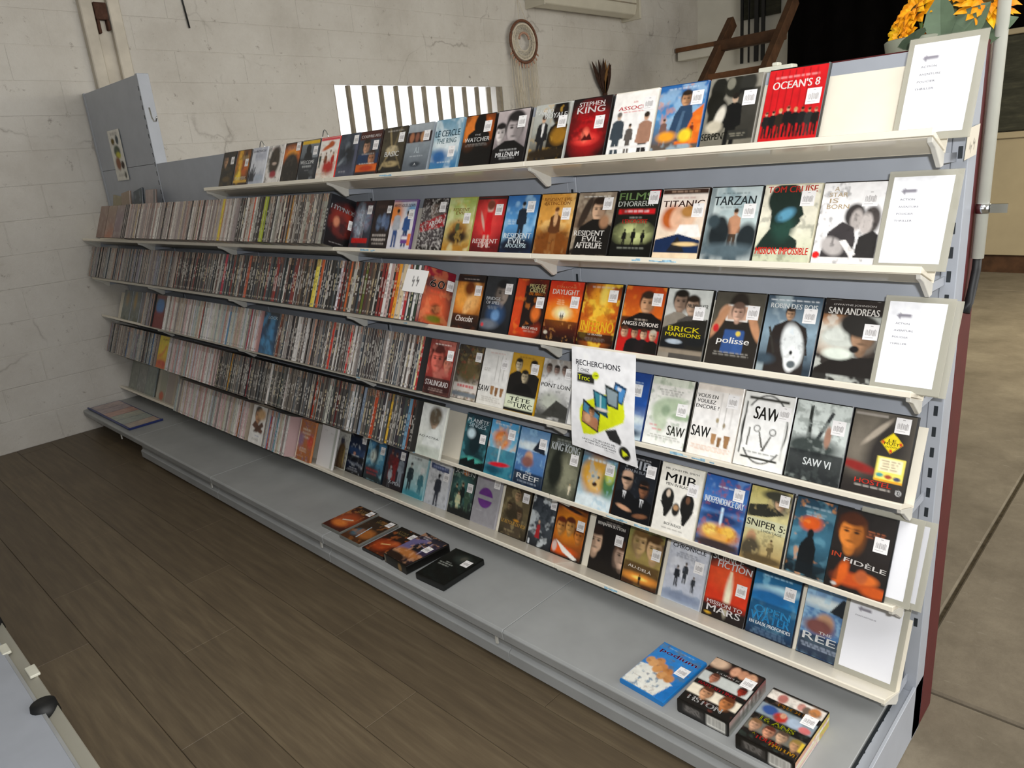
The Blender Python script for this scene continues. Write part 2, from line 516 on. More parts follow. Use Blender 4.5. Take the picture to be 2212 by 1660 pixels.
def case_mat(col):
    if col not in _CC: _CC[col] = plain('case_plastic_' + col, col, 0.28, 0, 0.5, 0.08)
    return _CC[col]


def case(name, loc, rot, dims, col, label, cat, group=None):
    me = case_mesh(*dims).copy(); o = link(name, me, case_mat(col), None, loc, rot)
    return tag(o, label, cat, group)
# ------------------------------------------------------------------ the room
XW = -4.93
def struct(o, label=None):
    o['kind'] = 'structure'
    if label: o['label'] = label
    return o


# floor: concrete slabs with real joints, laminate planks in the aisle
fl = MB(); fl.box(-5.6, 5.0, -5.0, 9.2, -0.2, -0.012)
floor = struct(fl.build('floor', 'joint'), 'grey concrete hall floor with a wood laminate aisle')
SL = [(-0.065, 5.0, 0.226, 6.09), (-0.065, 5.0, -5.0, 0.216), (-5.6, -0.077, -0.1, 6.09), (-5.6, 5.0, 6.104, 9.2)]
for (x0, x1, y0, y1) in SL:
    MB().box(x0, x1, y0, y1, -0.1, 0.0).build('slab', 'concrete', floor, bevel=0.006)
MB().box(-5.6, -0.077, -5.0, -0.11, -0.1, -0.006).build('subfloor', 'joint', floor)
rr = random.Random(5)
pm = MB().box(0, 1.22, 0, 0.189, -0.006, 0.003).mesh('plank', 0.0012)
nrow = 0
y = -0.115
while y > -2.3:
    x = XW - 1.2 + (nrow * 0.437) % 1.22
    while x < -0.1:
        x0, x1 = max(x, XW + .005), min(x + 1.2205, -0.09)
        if x1 - x0 > 0.05:
            me = pm if x1 - x0 > 1.2 else MB().box(0, x1 - x0 - .0012, 0, 0.189, -0.006, 0.003).mesh('plank', 0.0012)
            link('plank', me, 'laminate', floor, (x0, y - 0.189, 0))
        x += 1.2215
    y -= 0.1902; nrow += 1

# left wall: block courses around a barred opening
WIN = (1.885, 3.84, 1.55, 2.23)          # y0, y1, z0, z1 of the opening
TH = 0.24
wb = MB(); zt = 4.4
for (y0, y1, z0, z1) in ((-5.0, WIN[0], -.1, zt), (WIN[1], 9.2, -.1, zt), (WIN[0], WIN[1], -.1, WIN[2]), (WIN[0], WIN[1], WIN[3], zt)):
    wb.box(XW - TH, XW, y0, y1, z0, z1)
wall_left = struct(wb.build('wall_left', 'wall'), 'whitewashed concrete block wall with cracks and stains')
bm_ = {}
def block(y0, y1, z0, z1):
    key = (round(y1 - y0, 2), round(z1 - z0, 2))
    if key not in bm_:
        bm_[key] = MB().box(-.01, .0026, .0022, key[0] - .0022, .0022, key[1] - .0022).mesh('block', .002)
    link('block', bm_[key], 'wall', wall_left, (XW + rr.uniform(-.0012, .001), y0, z0))
for c in range(17):
    z0 = c * 0.2; y = -1.6 - (0.25 if c % 2 else 0)
    while y < 7.5:
        y0, y1 = y, y + 0.5
        if z0 + .2 <= WIN[2] + .01 or z0 >= WIN[3] - .05 or y1 <= WIN[0] - .04 or y0 >= WIN[1] + .04:
            block(y0, y1, z0, z0 + .2)
        y += 0.5
# window: frame, bars, pane
win = struct(empty('window_1', (XW - .035, WIN[0], WIN[2])), 'wide low window with a row of vertical bars, white with daylight')
WW, WH = WIN[1] - WIN[0], WIN[3] - WIN[2]
f = MB(); f.box(-.03, .03, 0, .012, 0, WH).box(-.03, .03, WW - .03, WW, 0, WH).box(-.03, .03, .012, WW - .03, WH - .012, WH).box(-.03, .03, .035, WW - .035, 0, .03)
MT['winframe'] = plain('rusty_window_frame', '8d8474', 0.8, 0, 0.2, 0.25, 8)
f.build('window_frame', 'winframe', win, bevel=.003)
for k in range(11):
    yb = WW * (k + 1) / 12 + rr.uniform(-.006, .006)
    MB().box(-.02, .02, yb - .0135, yb + .0135, .03, WH - .03).build('window_bar', 'winframe', win, bevel=.003)
k_ = NT('frosted_pane', 0.3); k_.base('ffffff')
tl = k_.node('ShaderNodeBsdfTranslucent'); tp = k_.node('ShaderNodeBsdfTransparent'); mxx = k_.node('ShaderNodeMixShader'); mxx.inputs[0].default_value = .25
k_.link(tp.outputs[0], mxx.inputs[1]); k_.link(tl.outputs[0], mxx.inputs[2]); k_.link(mxx.outputs[0], k_.n['Material Output'].inputs['Surface'])
MT['pane'] = k_.m
MB().box(-.056, -.052, 0, WW, 0, WH).build('window_pane', 'pane', win)

# steel column set in the wall behind the rack
trim = struct(empty('trim_1', (XW, .1, 0)), 'painted steel column set into the block wall')
MB().box(-.02, .055, 0, .075, 0, 4.3).build('column_flange', 'pilaster', trim, bevel=.006)
MB().box(-.02, .055, .165, .24, 0, 4.3).build('column_flange', 'pilaster', trim, bevel=.006)
MB().box(-.02, .012, .075, .165, 0, 4.3).build('column_web', 'pilaster', trim)
b_ = MB(); b_.box(.012, .05, .082, .158, 2.56, 2.66).box(.012, .05, .082, .1, 2.48, 2.56).box(.012, .05, .14, .158, 2.5, 2.56)
MT['rust'] = plain('rusted_iron', '4b342a', 0.85, 0, 0.2, 0.4, 20)
b_.build('rusted_bracket', 'rust', trim, bevel=.004)
# far wall, ceiling, walls out of sight that close the hall
struct(MB().box(-5.2, 5.2, 7.6, 7.8, -.1, 4.4).build('wall_back', 'farwhite'), 'white rear wall of the hall')
struct(MB().box(-5.2, 5.2, -5.2, 9.0, 4.4, 4.6).build('ceiling', 'farwhite'))
struct(MB().box(-5.2, 5.2, -5.2, -5.0, -.1, 4.4).build('wall_front', 'farwhite'))
struct(MB().box(5.0, 5.2, -5.0, -2.6, -.1, 4.4).build('wall_right', 'farwhite'))

# ------------------------------------------------------------------ the gondola
T = math.radians(22.5); TT = math.tan(T); CT = math.cos(T); ST = math.sin(T)
ZL = {1: 1.503, 2: 1.253, 3: 1.003, 4: .753, 5: .503, 6: .2549}
ORD = {1: 'top', 2: 'second', 3: 'third', 4: 'fourth', 5: 'fifth', 6: 'lowest'}
def fz(r, y): return ZL[r] - .002 - (y + .2) * TT
gon = tag(empty('gondola', (0, 0, 0)), 'long grey steel shop rack for dvds running along the aisle', 'shelving')
DK = .152
sm = MB().box(-.0058, .0058, -.0006, .004, -.0135, .0135).mesh('slot', 0.0022)  # solid plate just proud of the post, coloured like a hole's shade
for i in range(6):
    x = -i if i < 5 else XW + .045
    top = 1.655 if i < 4 else 2.125
    u = MB().box(x - .017, x + .014, 0.0, .064, 0.0, top).build('upright', 'steel', gon, bevel=.0015)
    if i > 4: continue
    n = int((top - .33) / .05)
    if i: n = n if i == 4 else 27
    for k_i in range(n):
        z = .35 + .05 * k_i
        if z > top - .02: break
        if i == 0 or i == 4 or k_i % 1 == 0 and i < 3:
            link('slot', sm, 'slot', u, (x - .001, 0, z))
for i in range(5):
    x1 = -i - .018; x0 = (-(i + 1) + .0145) if i < 4 else XW + .061
    for (z0, z1) in ((.16, .56), (.5615, .96), (.9615, 1.36), (1.3615, 1.652)) + (((1.654, 2.12),) if i == 4 else ()):
        MB().box(x0, x1, .002, .03, z0, z1).build('back_panel', 'steel', gon, bevel=.0012)
    # base deck and front
    e0, e1 = -(i + 1) + .001, -i - .001
    if i == 4: e0 = -4.915
    if i == 0: e1 = -.026
    prof = [(-.449, DK), (-.0, DK), (-.0, DK - .02), (-.44, DK - .02), (-.44, DK - .038), (-.452, DK - .038), (-.455, DK - .008)]
    MB().prism(prof, e0, e1).build('base_deck', 'deck', gon, bevel=.0015)
    if i < 4:
        fp = [(-.428, DK - .036), (-.416, DK - .036), (-.416, .022), (-.436, .022), (-.436, .06), (-.424, .07)]
        MB().prism(fp, e0, e1).build('base_front', 'deck', gon, bevel=.001)
        MB().box(e0, e1, -.405, -.39, 0.003, .03).build('kick_board', 'kick', gon)
        MB().box(e1 - .05, e1 - .04, -.4405, -.436, DK - .075, DK - .038).build('clip', 'bracket', gon)
    else:
        MB().prism([(-.42, DK - .02), (0, DK - .02), (0, .003), (-.05, .003), (-.4, .09)], e0 + .01, e0 + .014).build('foot', 'steel', gon)
        MB().box(e1 - .3, e1 - .29, -.4395, -.434, DK - .08, DK - .03).build('clip', 'bracket', gon)
# right end: foot plate with its toothed slot and outer flange, rear board
MB().prism([(-.45, DK), (.0, DK + .012), (.064, DK + .012), (.064, 0.003), (-.45, .003)], .006, .014).build('foot', 'steel', gon, bevel=.001)
MB().box(-.017, .006, -.45, -.002, .02, DK - .004).build('foot', 'steel', gon)
MB().box(-.0245, -.0175, -.452, -.06, DK - .02, DK - .008).build('foot_slot', 'slot', gon)
for k_i in range(9):
    MB().box(-.0175, -.0158, -.44 + k_i * .042, -.434 + k_i * .042, DK - .02, DK - .0032).build('slot_tooth', 'slot', gon)
MB().box(-.985, .014, .066, .165, .003, 1.66).build('rear_board', 'maroon', gon, bevel=.002)

# shelves: one tray for each bay and row
def tray(r, x0, x1, label):
    zl = ZL[r]; o = tag(empty('display_shelf', (x0, 0, zl)), label, 'shelf', 'sloping cream shelves of the rack')
    L = x1 - x0 - .002
    yb = -.108 if r < 6 else -.088
    def zz(y): return -.002 - (y + .2) * TT
    MB().prism([(-.2, -.001), (-.196, 0), (yb, zz(yb)), (yb, zz(yb) - .004), (-.19, -.0145), (-.2, -.0135)], 0.0005, L).build('shelf_floor', ['cream'], o, bevel=.0006)
    MB().prism([(-.189, -.0155), (yb, zz(yb) - .0048), (yb, zz(yb) - .0072), (-.189, -.0175)], .004, L - .004).build('shelf_underside', 'creamunder', o)
    h = .172
    MB().prism([(yb, zz(yb) - .007), (yb + .003, zz(yb) - .0085), (yb + .003 + h * ST, zz(yb) + h * CT), (yb + h * ST, zz(yb) + h * CT + .001)], 0.0005, L).build('back_plate', 'cream', o)
    for xx in ((.0, ) if x1 < -.5 else (.0, L - .012)):
        bk = [(-.192, -.016), (yb + .004, zz(yb) - .0078), (yb + .0025, zz(yb) - .032), (yb - .012, zz(yb) - .034), (-.168, -.036), (-.19, -.026)]
        MB().prism(bk, xx + .0015, xx + .011).build('bracket', 'bracket', o, bevel=.001)
        arm = [(yb + .0035, zz(yb) - .009), (0.001, zz(yb) - .012), (0.001, zz(yb) - .03), (yb + .006, zz(yb) - .028)]
        MB().prism(arm, xx + .003, xx + .0075).build('bracket_arm', 'steel', o)
    return o
BAY = ['first', 'second', 'third', 'fourth', 'fifth']
TRAYS = {}
for r in range(1, 7):
    for i in range(5):
        if r == 1 and i > 2: continue
        x0 = -(i + 1) if i < 4 else -4.912
        TRAYS[r, i] = tray(r, x0, -i, 'cream sloping shelf of the %s row, %s bay from the red end board' % (ORD[r], BAY[i]))
# torn blue price labels left on the lips
def remnant(r, x, wd):
    i = int(-x); o = TRAYS[r, i]; m = MB(); q = random.Random(int(x * 1000)); xx = 0
    vs = []
    col = plain('torn_blue_label', '9cc3df', .7, 0, .2, .5, 60)
    n = max(4, int(wd / .012)); top = [(-.2006, -.002 - q.uniform(0, .004)) for _ in range(n)]
    for j in range(n - 1):
        if q.random() < .2: continue
        a, b = x - o.location.x + wd * j / n, x - o.location.x + wd * (j + 1) / n
        m.box(a, b, -.2006, -.1999, -.012 + q.uniform(0, .003), -.003 - q.uniform(0, .005))
    m.build('torn_label', MT.setdefault('torn', col), o)['kind'] = 'stuff'
for (r, x, wd) in ((2, -1.83, .1), (2, -.66, .14), (4, -.56, .14), (5, -1.76, .12), (1, -1.66, .08), (5, -.78, .16), (4, -1.98, .05), (6, -2.86, .12), (3, -1.63, .04), (6, -.8, .06)):
    remnant(r, x, wd)
# ------------------------------------------------------------------ dvds facing out
YB = {1: -.134, 2: -.152, 3: -.146, 4: -.166, 5: -.197, 6: -.099}
# row | x | case colour | label | art
COV = r'''
1|-3.015|15140f|dark dvd with a pale face, leftmost of the facing row|g 141412 100f0d 2a2418;f .28 .26 .42 c89a72 2a1a0c -1;b .45 .5 .8 1e1d18;r 0 .62 1 1 1a160e;m .6 5 4e3d1c;e .5 .86 .3 .1 5a4620 .6;s .78 .28
1|-2.877|20160a|orange and gold dvd with a bright vertical flame|g 6a3c06 b86a0c 2a1604;e .3 .4 .16 .6 f0b428 .8;e .68 .3 .12 .3 2c1604 .6;e .7 .56 .2 .3 c05c10 .7;e .3 .82 .2 .2 ffdc3c .8;m .5 5 3c1c04 .55;l .68 .18 .45 4 e8cc90;t .5 .87 .1 .78 f2ecd8 PLAYERS;r 0 .93 1 1 e0b040;s .8 .4
1|-2.732|c9ccd2|pale lilac dvd with a dark hand reaching up at its foot|g d0d4de dadde6 bcc4d0;m .5 3 a8aec4;t .5 .1 .06 .86 3c3e48 CHRONICLE;l .5 .2 .6 3 8c90a0;p 2c303a 0 1 0 .82 .1 .6 .14 .62 .15 .8 .2 .45 .25 .47 .24 .78 .33 .56 .37 .58 .33 .82 .42 .72 .45 .75 .36 1;e .7 .9 .3 .1 a8b4c4 .7
1|-2.592|dad6d0|white dvd with a dark tangled face shape|g ece8e4 e4e0da e8e4e0;l .5 .07 .6 2 d08878;e .5 .45 .33 .5 3c3228 .35;m .6 6 17120e .5;e .52 .53 .14 .05 c8b2a4 .6;e .52 .85 .2 .12 a02c38 .6;l .5 .9 .5 1 b89890
1|-2.455|1c1614|dark dvd with an orange fiery sky over a black mound|g 38261e 4a2c1c 1a1512;e .5 .34 .6 .3 d8701c .7;e .5 .3 .3 .12 f0a030 .8;l .5 .1 .7 3 a89888;e .5 .72 .48 .5 221e1a .3;m .5 7 4a4238 .55;s .82 .12
1|-2.319|23282d|grey dvd with a yellow band on top and a dark back silhouette|g 7c848a 5c646c 22262a;m .5 4 a4acb4;e .42 .24 .14 .16 15191e .2;p 15191e .2 .5 .24 .36 .36 .3 .5 .3 .64 .36 .7 .5 .72 .62 .2 .62;r 0 .48 1 1 22262c .7;r 0 0 1 .1 e0b418;t .45 .6 .1 .78 eef0f0 WELCOME;l .45 .69 .7 1 c0c4c4 .05;l .5 .82 .3 1 909498;s .83 .3
1|-2.183|d8281c|white dvd in a red case with tiny red and brown figures|g f4f0e8 f2ece4 e8ded2;r 0 0 1 .07 d8283c;e .45 .24 .32 .07 d06020 .5 -18;e .6 .18 .14 .1 b85018 .5;k .1 .4 .4 283c34 1c1410 c09070;k .4 .4 .5 6a3a1c 2a1810 c89878;k .62 .34 .55 e8e0d8 302018 c89878 a03020;k .78 .4 .5 b82018 40241c c89878;e .6 .8 .3 .2 b42820 .8;m .4 9 c88040 .6;l .5 .95 .8 1 b0a090
1|-2.046|30353f|dark slate dvd with a swirling pale streak|g 343c48 2c343f 464a5c;e .45 .35 .12 .16 94a0aa .8;e .35 .62 .3 .06 aab4bc .8 -35;e .55 .5 .3 .3 1c222a .8;m .5 5 525c6a;r .85 0 1 1 5a5e76 .7;l .35 .95 .45 1 d0d0d8;s .84 .16
1|-1.918|2a1a16|dark dvd in three bands, two faces and an orange foot|g 4a201a 4a201a;t .5 .12 .07 .9 f4f2f0 COUVRE-FEU;r 0 .2 1 .56 37424e;f .36 .38 .42 c8987a 2a2018;b .5 .52 .9 1c2026;r 0 .56 1 .8 1c3558;f .68 .68 .42 c88a66 3c2418;l .5 .55 .8 1 e0dcd8;l .5 .79 .8 1 e0dcd8;r 0 .82 1 1 d8631c;e .5 .92 .3 .08 b83810 .5;s .8 .36
1|-1.777|241f18|brown dvd with crossing beams and a white slab title|g 3c352a 4c4534 1e1a14;p 8c7c58 .3 0 .5 .5 .1 1 0 1 .42 .5 .22 0;p 6c6044 .7 0 .5 .5 .95 1 1 1 .58 .5 .8 0;e .48 .53 .26 .12 c4b490 .4;l .5 .06 .8 1 d8d4cc;t .5 .63 .12 .62 f6f6f4 BASIC;e .5 .87 .34 .08 b09c70 .6;m .4 8 14100c .6;s .82 .25
1|-1.641|8c949c|silver grey dvd with a narrow strip of faces|g a4acb2 88929a 5e6670;r 0 .18 1 .42 2c1e1e;e .2 .3 .09 .13 a86c4c .6;e .42 .3 .08 .12 8c5a48 .6;e .64 .3 .09 .13 b88860 .6;t .5 .6 .14 .2 c8d4dc A.I.;l .5 .73 .6 1 c0c8d0;e .5 .93 .22 .07 343c46 .5;t .5 .93 .06 .1 e8ecf0 A;s .8 .28
1|-1.497|6f95ad|pale blue dvd with blurred water and dark blue lettering|g 6c9ab4 a8c4d0 3c7cac;m .6 3 e4eef0 .5;e .5 .55 .5 .14 dfeaee .9;e .3 .82 .3 .18 2c64a0 .9;t .5 .3 .14 .92 2f5262 LE_CERCLE;t .5 .47 .11 .74 45707c THE_RING;l .5 .93 .6 1 e0e8ec;s .76 .72
1|-1.355|14100e|black dvd with a hooded silhouette against flames|g 1c130f 0c0a09 0a0808;e .22 .3 .28 .42 e07c2c .8;e .85 .3 .2 .36 c4601c .8;m .5 5 38160a .5;e .52 .2 .19 .27 0a0808 .2;p 0a0808 .12 .6 .16 .4 .32 .32 .7 .32 .88 .4 .92 .6;r 0 .55 1 1 0c0a0a .85;t .5 .42 .035 .2 e8e8e8 THE;t .5 .52 .09 .86 f2f2f0 WATCHER;l .5 .6 .8 2 8c8884;s .8 .26
1|-1.213|121012|grey dvd with a large stubbled face and a smaller profile|g c0b4b4 a69a9c 4a4446;f .16 .45 .42 e8dedc 1c181a 1;f .6 .38 .72 b8aeae 262224 1;b .5 .62 1.3 121012;l .5 .8 .66 1 dcdcdc;t .5 .89 .12 .74 f4f4f4 MILLÉNIUM;l .5 .97 .6 1 c8c8c8;s .8 .26
1|-1.065|b4b6b0|grey dvd with a man in an open collar and a dark head behind|g b8bab4 a4a69e 3c3020;f .74 .2 .55 241c1a 141010;b .78 .36 .6 18140f;e .8 .62 .22 .2 9a6c1c .6;m .5 8 d8a840 .6;k .3 .2 .95 1c1d20 33281e c8a082;p e8e6e2 .27 .36 .35 .36 .33 .62 .29 .62;e .5 .95 .6 .1 2a2014 .6;t .28 .13 .09 .5 f0f0ee CASINO;t .62 .22 .1 .62 f0f0ee ROYALE;s .84 .36
1|-0.926|151213|black dvd with a glowing red mansion|g 171314 3a0c0e 140809;e .5 .58 .42 .5 b41218 .9;e .48 .76 .3 .12 e84038 .7;e .46 .68 .1 .14 ff7860 .8;m .5 6 2a0608 .52;p 4c0508 .36 .78 .46 .66 .5 .72 .56 .64 .66 .78;t .5 .1 .08 .66 f6f2f0 STEPHEN;t .5 .21 .12 .72 f6f2f0 KING;t .5 .34 .09 .62 b4141c Rose_Red .12;s .78 .46
1|-0.787|e6e0d2|white dvd with three small men standing apart|g fbf6f0 f6f4f2 f2f2f0;t .52 .27 .085 .78 d8303c ASSOCIÉS .08;t .52 .18 .03 .1 e07070 LES;l .5 .34 .5 1 e08888;k .18 .34 .9 39434c 6c6460 c4a892;k .48 .56 .55 5a5450 2a201a c8a890;k .84 .38 1 a67c66 30261e cca084 2a2828;r 0 .95 1 1 e8e6e4;s .84 .24
1|-0.651|1f4f86|blue and orange dvd with a large armed man over small figures|g 2864a8 4a90c8 5c5048;m .5 4 b8d8ec .5;p e06c20 .5 1 .62 .6 1 .36 1 1;m .5 6 f09030 .6;f .6 .25 .3 c8946c 2a2018;p 2c4460 .3 .95 .4 .5 .5 .36 .74 .36 .8 .55 .62 .95;p 4c6884 .46 .9 .56 .45 .62 .45 .55 .9;k .2 .55 .45 7c5c54 3c2c20 c89878;k .82 .66 .25 64241c 201814 c08860;e .3 .86 .2 .1 f0a028 .7;e .7 .86 .14 .12 f4d030 .6;l .5 .05 .8 1 cfe0f0;s .83 .25
1|-0.516|7e7a70|grey dvd with a suited man and big black coil shapes|g 8e8a7e 8a867a 726e62;e .2 .18 .16 .24 1a1a16 .2;e .5 .14 .2 .22 22221c .2;e .16 .4 .16 .24 14140f .2;e .26 .62 .2 .34 181814 .2;e .42 .1 .08 .11 7c7a6c .2;e .75 .12 .16 .2 2c2c28 .4;r .6 .2 1 1 121311 .85;k .55 .26 1 0e0f10 1c1814 b89c84;e .3 .62 .09 .2 dcd6c8 .5 15;e .22 .78 .16 .12 c4bca8 .5;t .26 .93 .11 .5 15150f SERPENT;r .52 .85 .9 1 2c2c28;l .7 .9 .3 2 8c8878;s .82 .36
1|-0.373|0c0c0c|bright red dvd with a row of eight dark figures, last of its row|g d81a22 cc161e c41218;r .1 .03 .112 .7 7c0c10;r .22 .02 .232 .7 7c0c10;r .34 .02 .352 .7 7c0c10;r .46 .02 .472 .7 7c0c10;r .58 .02 .592 .7 7c0c10;r .7 .02 .712 .7 7c0c10;r .82 .02 .832 .7 7c0c10;l .5 .11 .84 1 f09898 .03;t .5 .24 .12 .8 fbf6f2 OCEAN'S_8;k .08 .63 .4 1c1a1c 3c2418 d8a888;k .2 .62 .42 141416 201410 c89878;k .32 .6 .44 2a2018 c89850 e0b898;k .45 .57 .46 141214 5c3018 e0b090;k .58 .6 .44 101012 b89058 d8a888;k .7 .6 .44 18181a 141010 a87050;k .82 .62 .42 2c2c2c 201814 c09068;k .93 .63 .4 181414 6c4020 d8a888;s .84 .46
2|-1.987|20242a|dark blue grey dvd with a pale blurred face and red foot|g 2e2022 3c4a58 2a3038;e .35 .45 .25 .5 a8b8c8 .7;e .75 .4 .16 .34 8494a8 .7;r .44 .2 .46 .85 d8e0e8;r .52 .2 .535 .85 d8e0e8;r .6 .2 .615 .85 d8e0e8;m .4 7 1a2028;r .1 .86 .9 .97 c82420;m .3 12 7c1410;s .8 .2
2|-1.859|2c2220|dark brown dvd with blue faces and pale capitals at its foot|g 3c2824 2c2422 1c1818;e .35 .5 .14 .26 607490 .6;e .62 .46 .14 .26 6c80a0 .6;e .85 .5 .12 .26 54688a .6;m .5 6 1a1414;l .5 .1 .7 2 5a4038;l .5 .76 .84 2 c8c0b8 .05;l .5 .88 .7 2 b0a8a0 .04;s .85 .2
2|-1.751|5a3c78|white and orange dvd with two men walking, purple top edge|g e8e4ec e6e2e4 d8d8e0;r 0 0 1 .04 6a3c8c;t .5 .12 .07 .92 504858 WHITE_HOUSE_DOWN;e .15 .3 .3 .3 f08c40 .8;e .85 .24 .2 .2 7cb0d8 .8;k .27 .2 .85 b4b8c0 20160f c08c68 2c4c84;k .72 .24 .8 2c5490 18120e 8c5c40 24406c;r .58 .78 .88 .96 6a3c8c;r .6 .8 .86 .87 f0ecf4;r .86 .74 1 1 f0803c;s .86 .32
2|-1.585|1c1a1c|dark dvd with a slanting red band and a crowd below|g 30282a 5c5658 24201f;f .55 .22 .6 8c7a70 1c1614 1;p a8242c 0 .52 1 .3 1 .58 0 .72;m .3 9 28080c .55;t .62 .5 .09 .5 f6f2f2 ARGO 0 13;p 4a4446 0 .74 1 .6 1 1 0 1;m .7 20 d0ccc8 .52;m .6 16 14100f .55;s .82 .18
2|-1.452|9a9a50|yellow green dvd with a rider in dust|g a8c05c c4c888 b07c28;m .5 3 e4e8b8;e .5 .62 .4 .22 b88a40 .7;e .5 .75 .3 .25 6a4018 .6;k .46 .45 .4 4c5434 7c6440 c8a070;e .5 .8 .36 .14 2c1c0c .6;m .4 8 d8b050 .6;t .5 .24 .06 .6 9c7428 RESIDENT;t .5 .31 .06 .36 9c7428 EVIL;l .5 .06 .6 1 d8dca0;s .76 .42
2|-1.318|14100f|red dvd with a woman in a short red dress|g 7c1014 c42028 5c0c10;e .5 .4 .4 .55 e0403c .9;m .5 4 8c1218;r 0 0 1 .05 2a2424;e .5 .2 .11 .16 e0b4a4 .4;e .5 .16 .13 .12 7c4030 .4;p d81420 .4 .3 .6 .3 .62 .55 .66 .75 .36 .75 .4 .55;p d8a898 .4 .75 .48 .75 .46 1 .4 1;p d8a898 .54 .75 .6 .75 .62 1 .56 1;e .3 .48 .04 .24 d8a898 .4 -25;t .5 .87 .09 .86 f4e4e0 RESIDENT;t .5 .95 .08 .42 f4e4e0 EVIL;s .8 .26
2|-1.184|10141c|blue dvd with a dark long coated figure|g 2c6ab0 5ca0d8 14284c;m .6 3 a8d4f0 .5;k .55 .12 .8 1a2634 14141c a8b4bc;l .25 .46 .3 3 d0e4f0;e .5 .95 .6 .2 0e1628 .7;t .5 .76 .1 .86 eef6fa RESIDENT;t .5 .86 .1 .52 eef6fa EVIL:;t .5 .95 .07 .66 d8ecf4 APOCALYPSE;s .78 .22
2|-1.048|181008|orange sand coloured dvd with a woman gunslinger|g e0a044 e0a048 6c3810;m .5 4 f4d088;e .5 .85 .6 .3 7c4414 .7;k .52 .24 .85 5c3418 6c4020 d8a070 8c5828;e .52 .45 .06 .16 d8a878 .4;t .5 .1 .06 .8 9c5c20 RESIDENT_EVIL;t .5 .17 .06 .72 9c5c20 EXTINCTION;m .4 9 3c1c08 .62;s .8 .36
2|-0.911|12100f|brown grey dvd with a woman holding a gun close|g 8c7c6c 7a6450 241c18;m .5 5 c8b8a0;f .6 .3 .5 d8b090 2a1c14;e .26 .34 .1 .4 382c24 .4 20;b .6 .46 1 14110f;e .8 .5 .12 .14 a87c5c .6;l .5 .06 .9 1 e8e4dc;t .45 .7 .09 .8 f0ece6 RESIDENT;t .55 .8 .09 .5 f0ece6 EVIL:;t .5 .91 .1 .7 f0ece6 AFTERLIFE;s .82 .2
2|-0.774|0c0d0c|black dvd with a red strip and figures in pale light|g 14180f 10110f 080908;t .42 .09 .12 .8 86a868 FILMS;t .45 .21 .09 .86 d8dcd4 D'HORREUR;r .06 .3 .94 .38 d01820;l .5 .32 .6 1 f0d0d0 .03;t .5 .5 .07 .6 c8201c L'EXORCISTE;l .5 .43 .3 1 c8c8c0;e .5 .7 .4 .22 c0c888 .8;m .5 5 14180f .5;k .3 .63 .3 0c0d0c 0c0d0c 0c0d0c;k .52 .62 .3 0c0d0c 0c0d0c 0c0d0c;k .75 .64 .26 0c0d0c 0c0d0c 0c0d0c;r 0 .88 1 1 0a0b0a;l .5 .93 .8 1 909488;e .92 .04 .16 .12 d81828 .2;s .86 .12
2|-0.639|20140c|warm white dvd with a couple over a ship's bow|g f8ece4 f0dcc8 e8d0b0;r 0 0 1 .08 3c241c;l .5 .03 .8 1 c8a890;l .5 .13 .6 1 c89890;t .5 .23 .1 .9 4c3028 TITANIC;e .3 .45 .24 .24 b85c24 .5;e .42 .46 .16 .22 e4b494 .5;e .66 .44 .16 .24 e8c0a0 .5;e .64 .35 .16 .12 b07c40 .5;p f4f0ea .4 .75 .5 .56 .9 .56 1 .75;p 14284c 0 .8 .5 .7 1 .8 1 1 0 1;p 202024 .3 .98 .5 .74 .7 .98;e .7 .86 .25 .04 e8c890 .6;s .84 .34
2|-0.504|14181a|grey blue dvd with a bare chested man and apes|g 8ca4ac c0d0d0 3c4c54;m .5 3 e4ecea;r 0 0 .1 1 4c5c64 .6;k .57 .32 .68 c08c6c 3c2c20 c89878 4c3c30;e .3 .7 .22 .3 1c2428 .4;e .3 .56 .12 .16 20282c .4;e .85 .76 .2 .28 20282c .4;e .15 .5 .12 .14 38464c .6;e .5 .95 .6 .14 54646c .8;t .5 .2 .13 .82 343c40 TARZAN .03;l .5 .08 .7 1 6c7c80;l .5 .29 .6 1 7c8c90;s .82 .36
2|-0.37|cac4a8|cream dvd with a large dark green head in profile|g ece6d2 e8e4d0 c8ccb0;e .4 .2 .3 .3 1c2c26 .15;p 1c2c26 .18 .25 .66 .18 .72 .3 .78 .42 .72 .47 .74 .52 .66 .6 .58 .62 .58 .7 .74 .78 .76 .9 0 .92 .1 .76 .22 .62;e .45 .6 .2 .24 24443a .7;e .46 .42 .16 .1 5c98b4 .7 -30;m .4 8 14241e .6;t .5 .06 .09 .88 d03428 TOM_CRUISE;t .5 .93 .1 .94 d8281c MISSION:_IMPOSSIBLE;s .8 .2
2|-0.236|14100f|white dvd with a grey embracing couple and guitar|g faf8f8 f6f4f4 e4e2e2;t .22 .08 .06 .08 dcc8a8 A;t .26 .16 .06 .3 dcc8a8 STAR;t .2 .24 .06 .14 dcc8a8 IS;t .28 .32 .06 .36 dcc8a8 BORN;e .58 .44 .16 .2 3c3838 .3;e .62 .5 .1 .18 b8b0ac .4;e .85 .5 .14 .24 4c4644 .4;e .78 .55 .1 .18 c8c0bc .4;p 3c383a .12 1 .2 .66 .4 .52 .6 .6 .66 .78 .6 1;p 2c2a2a .66 1 .7 .72 .9 .64 1 .7 1 1;e .3 .85 .2 .14 b4aeac .4 30;p e8e4e2 .4 .78 .5 .76 .7 .95 .62 1;m .5 10 1c1a1a .62;e .06 .97 .06 .06 d82020 .2;s .78 .22
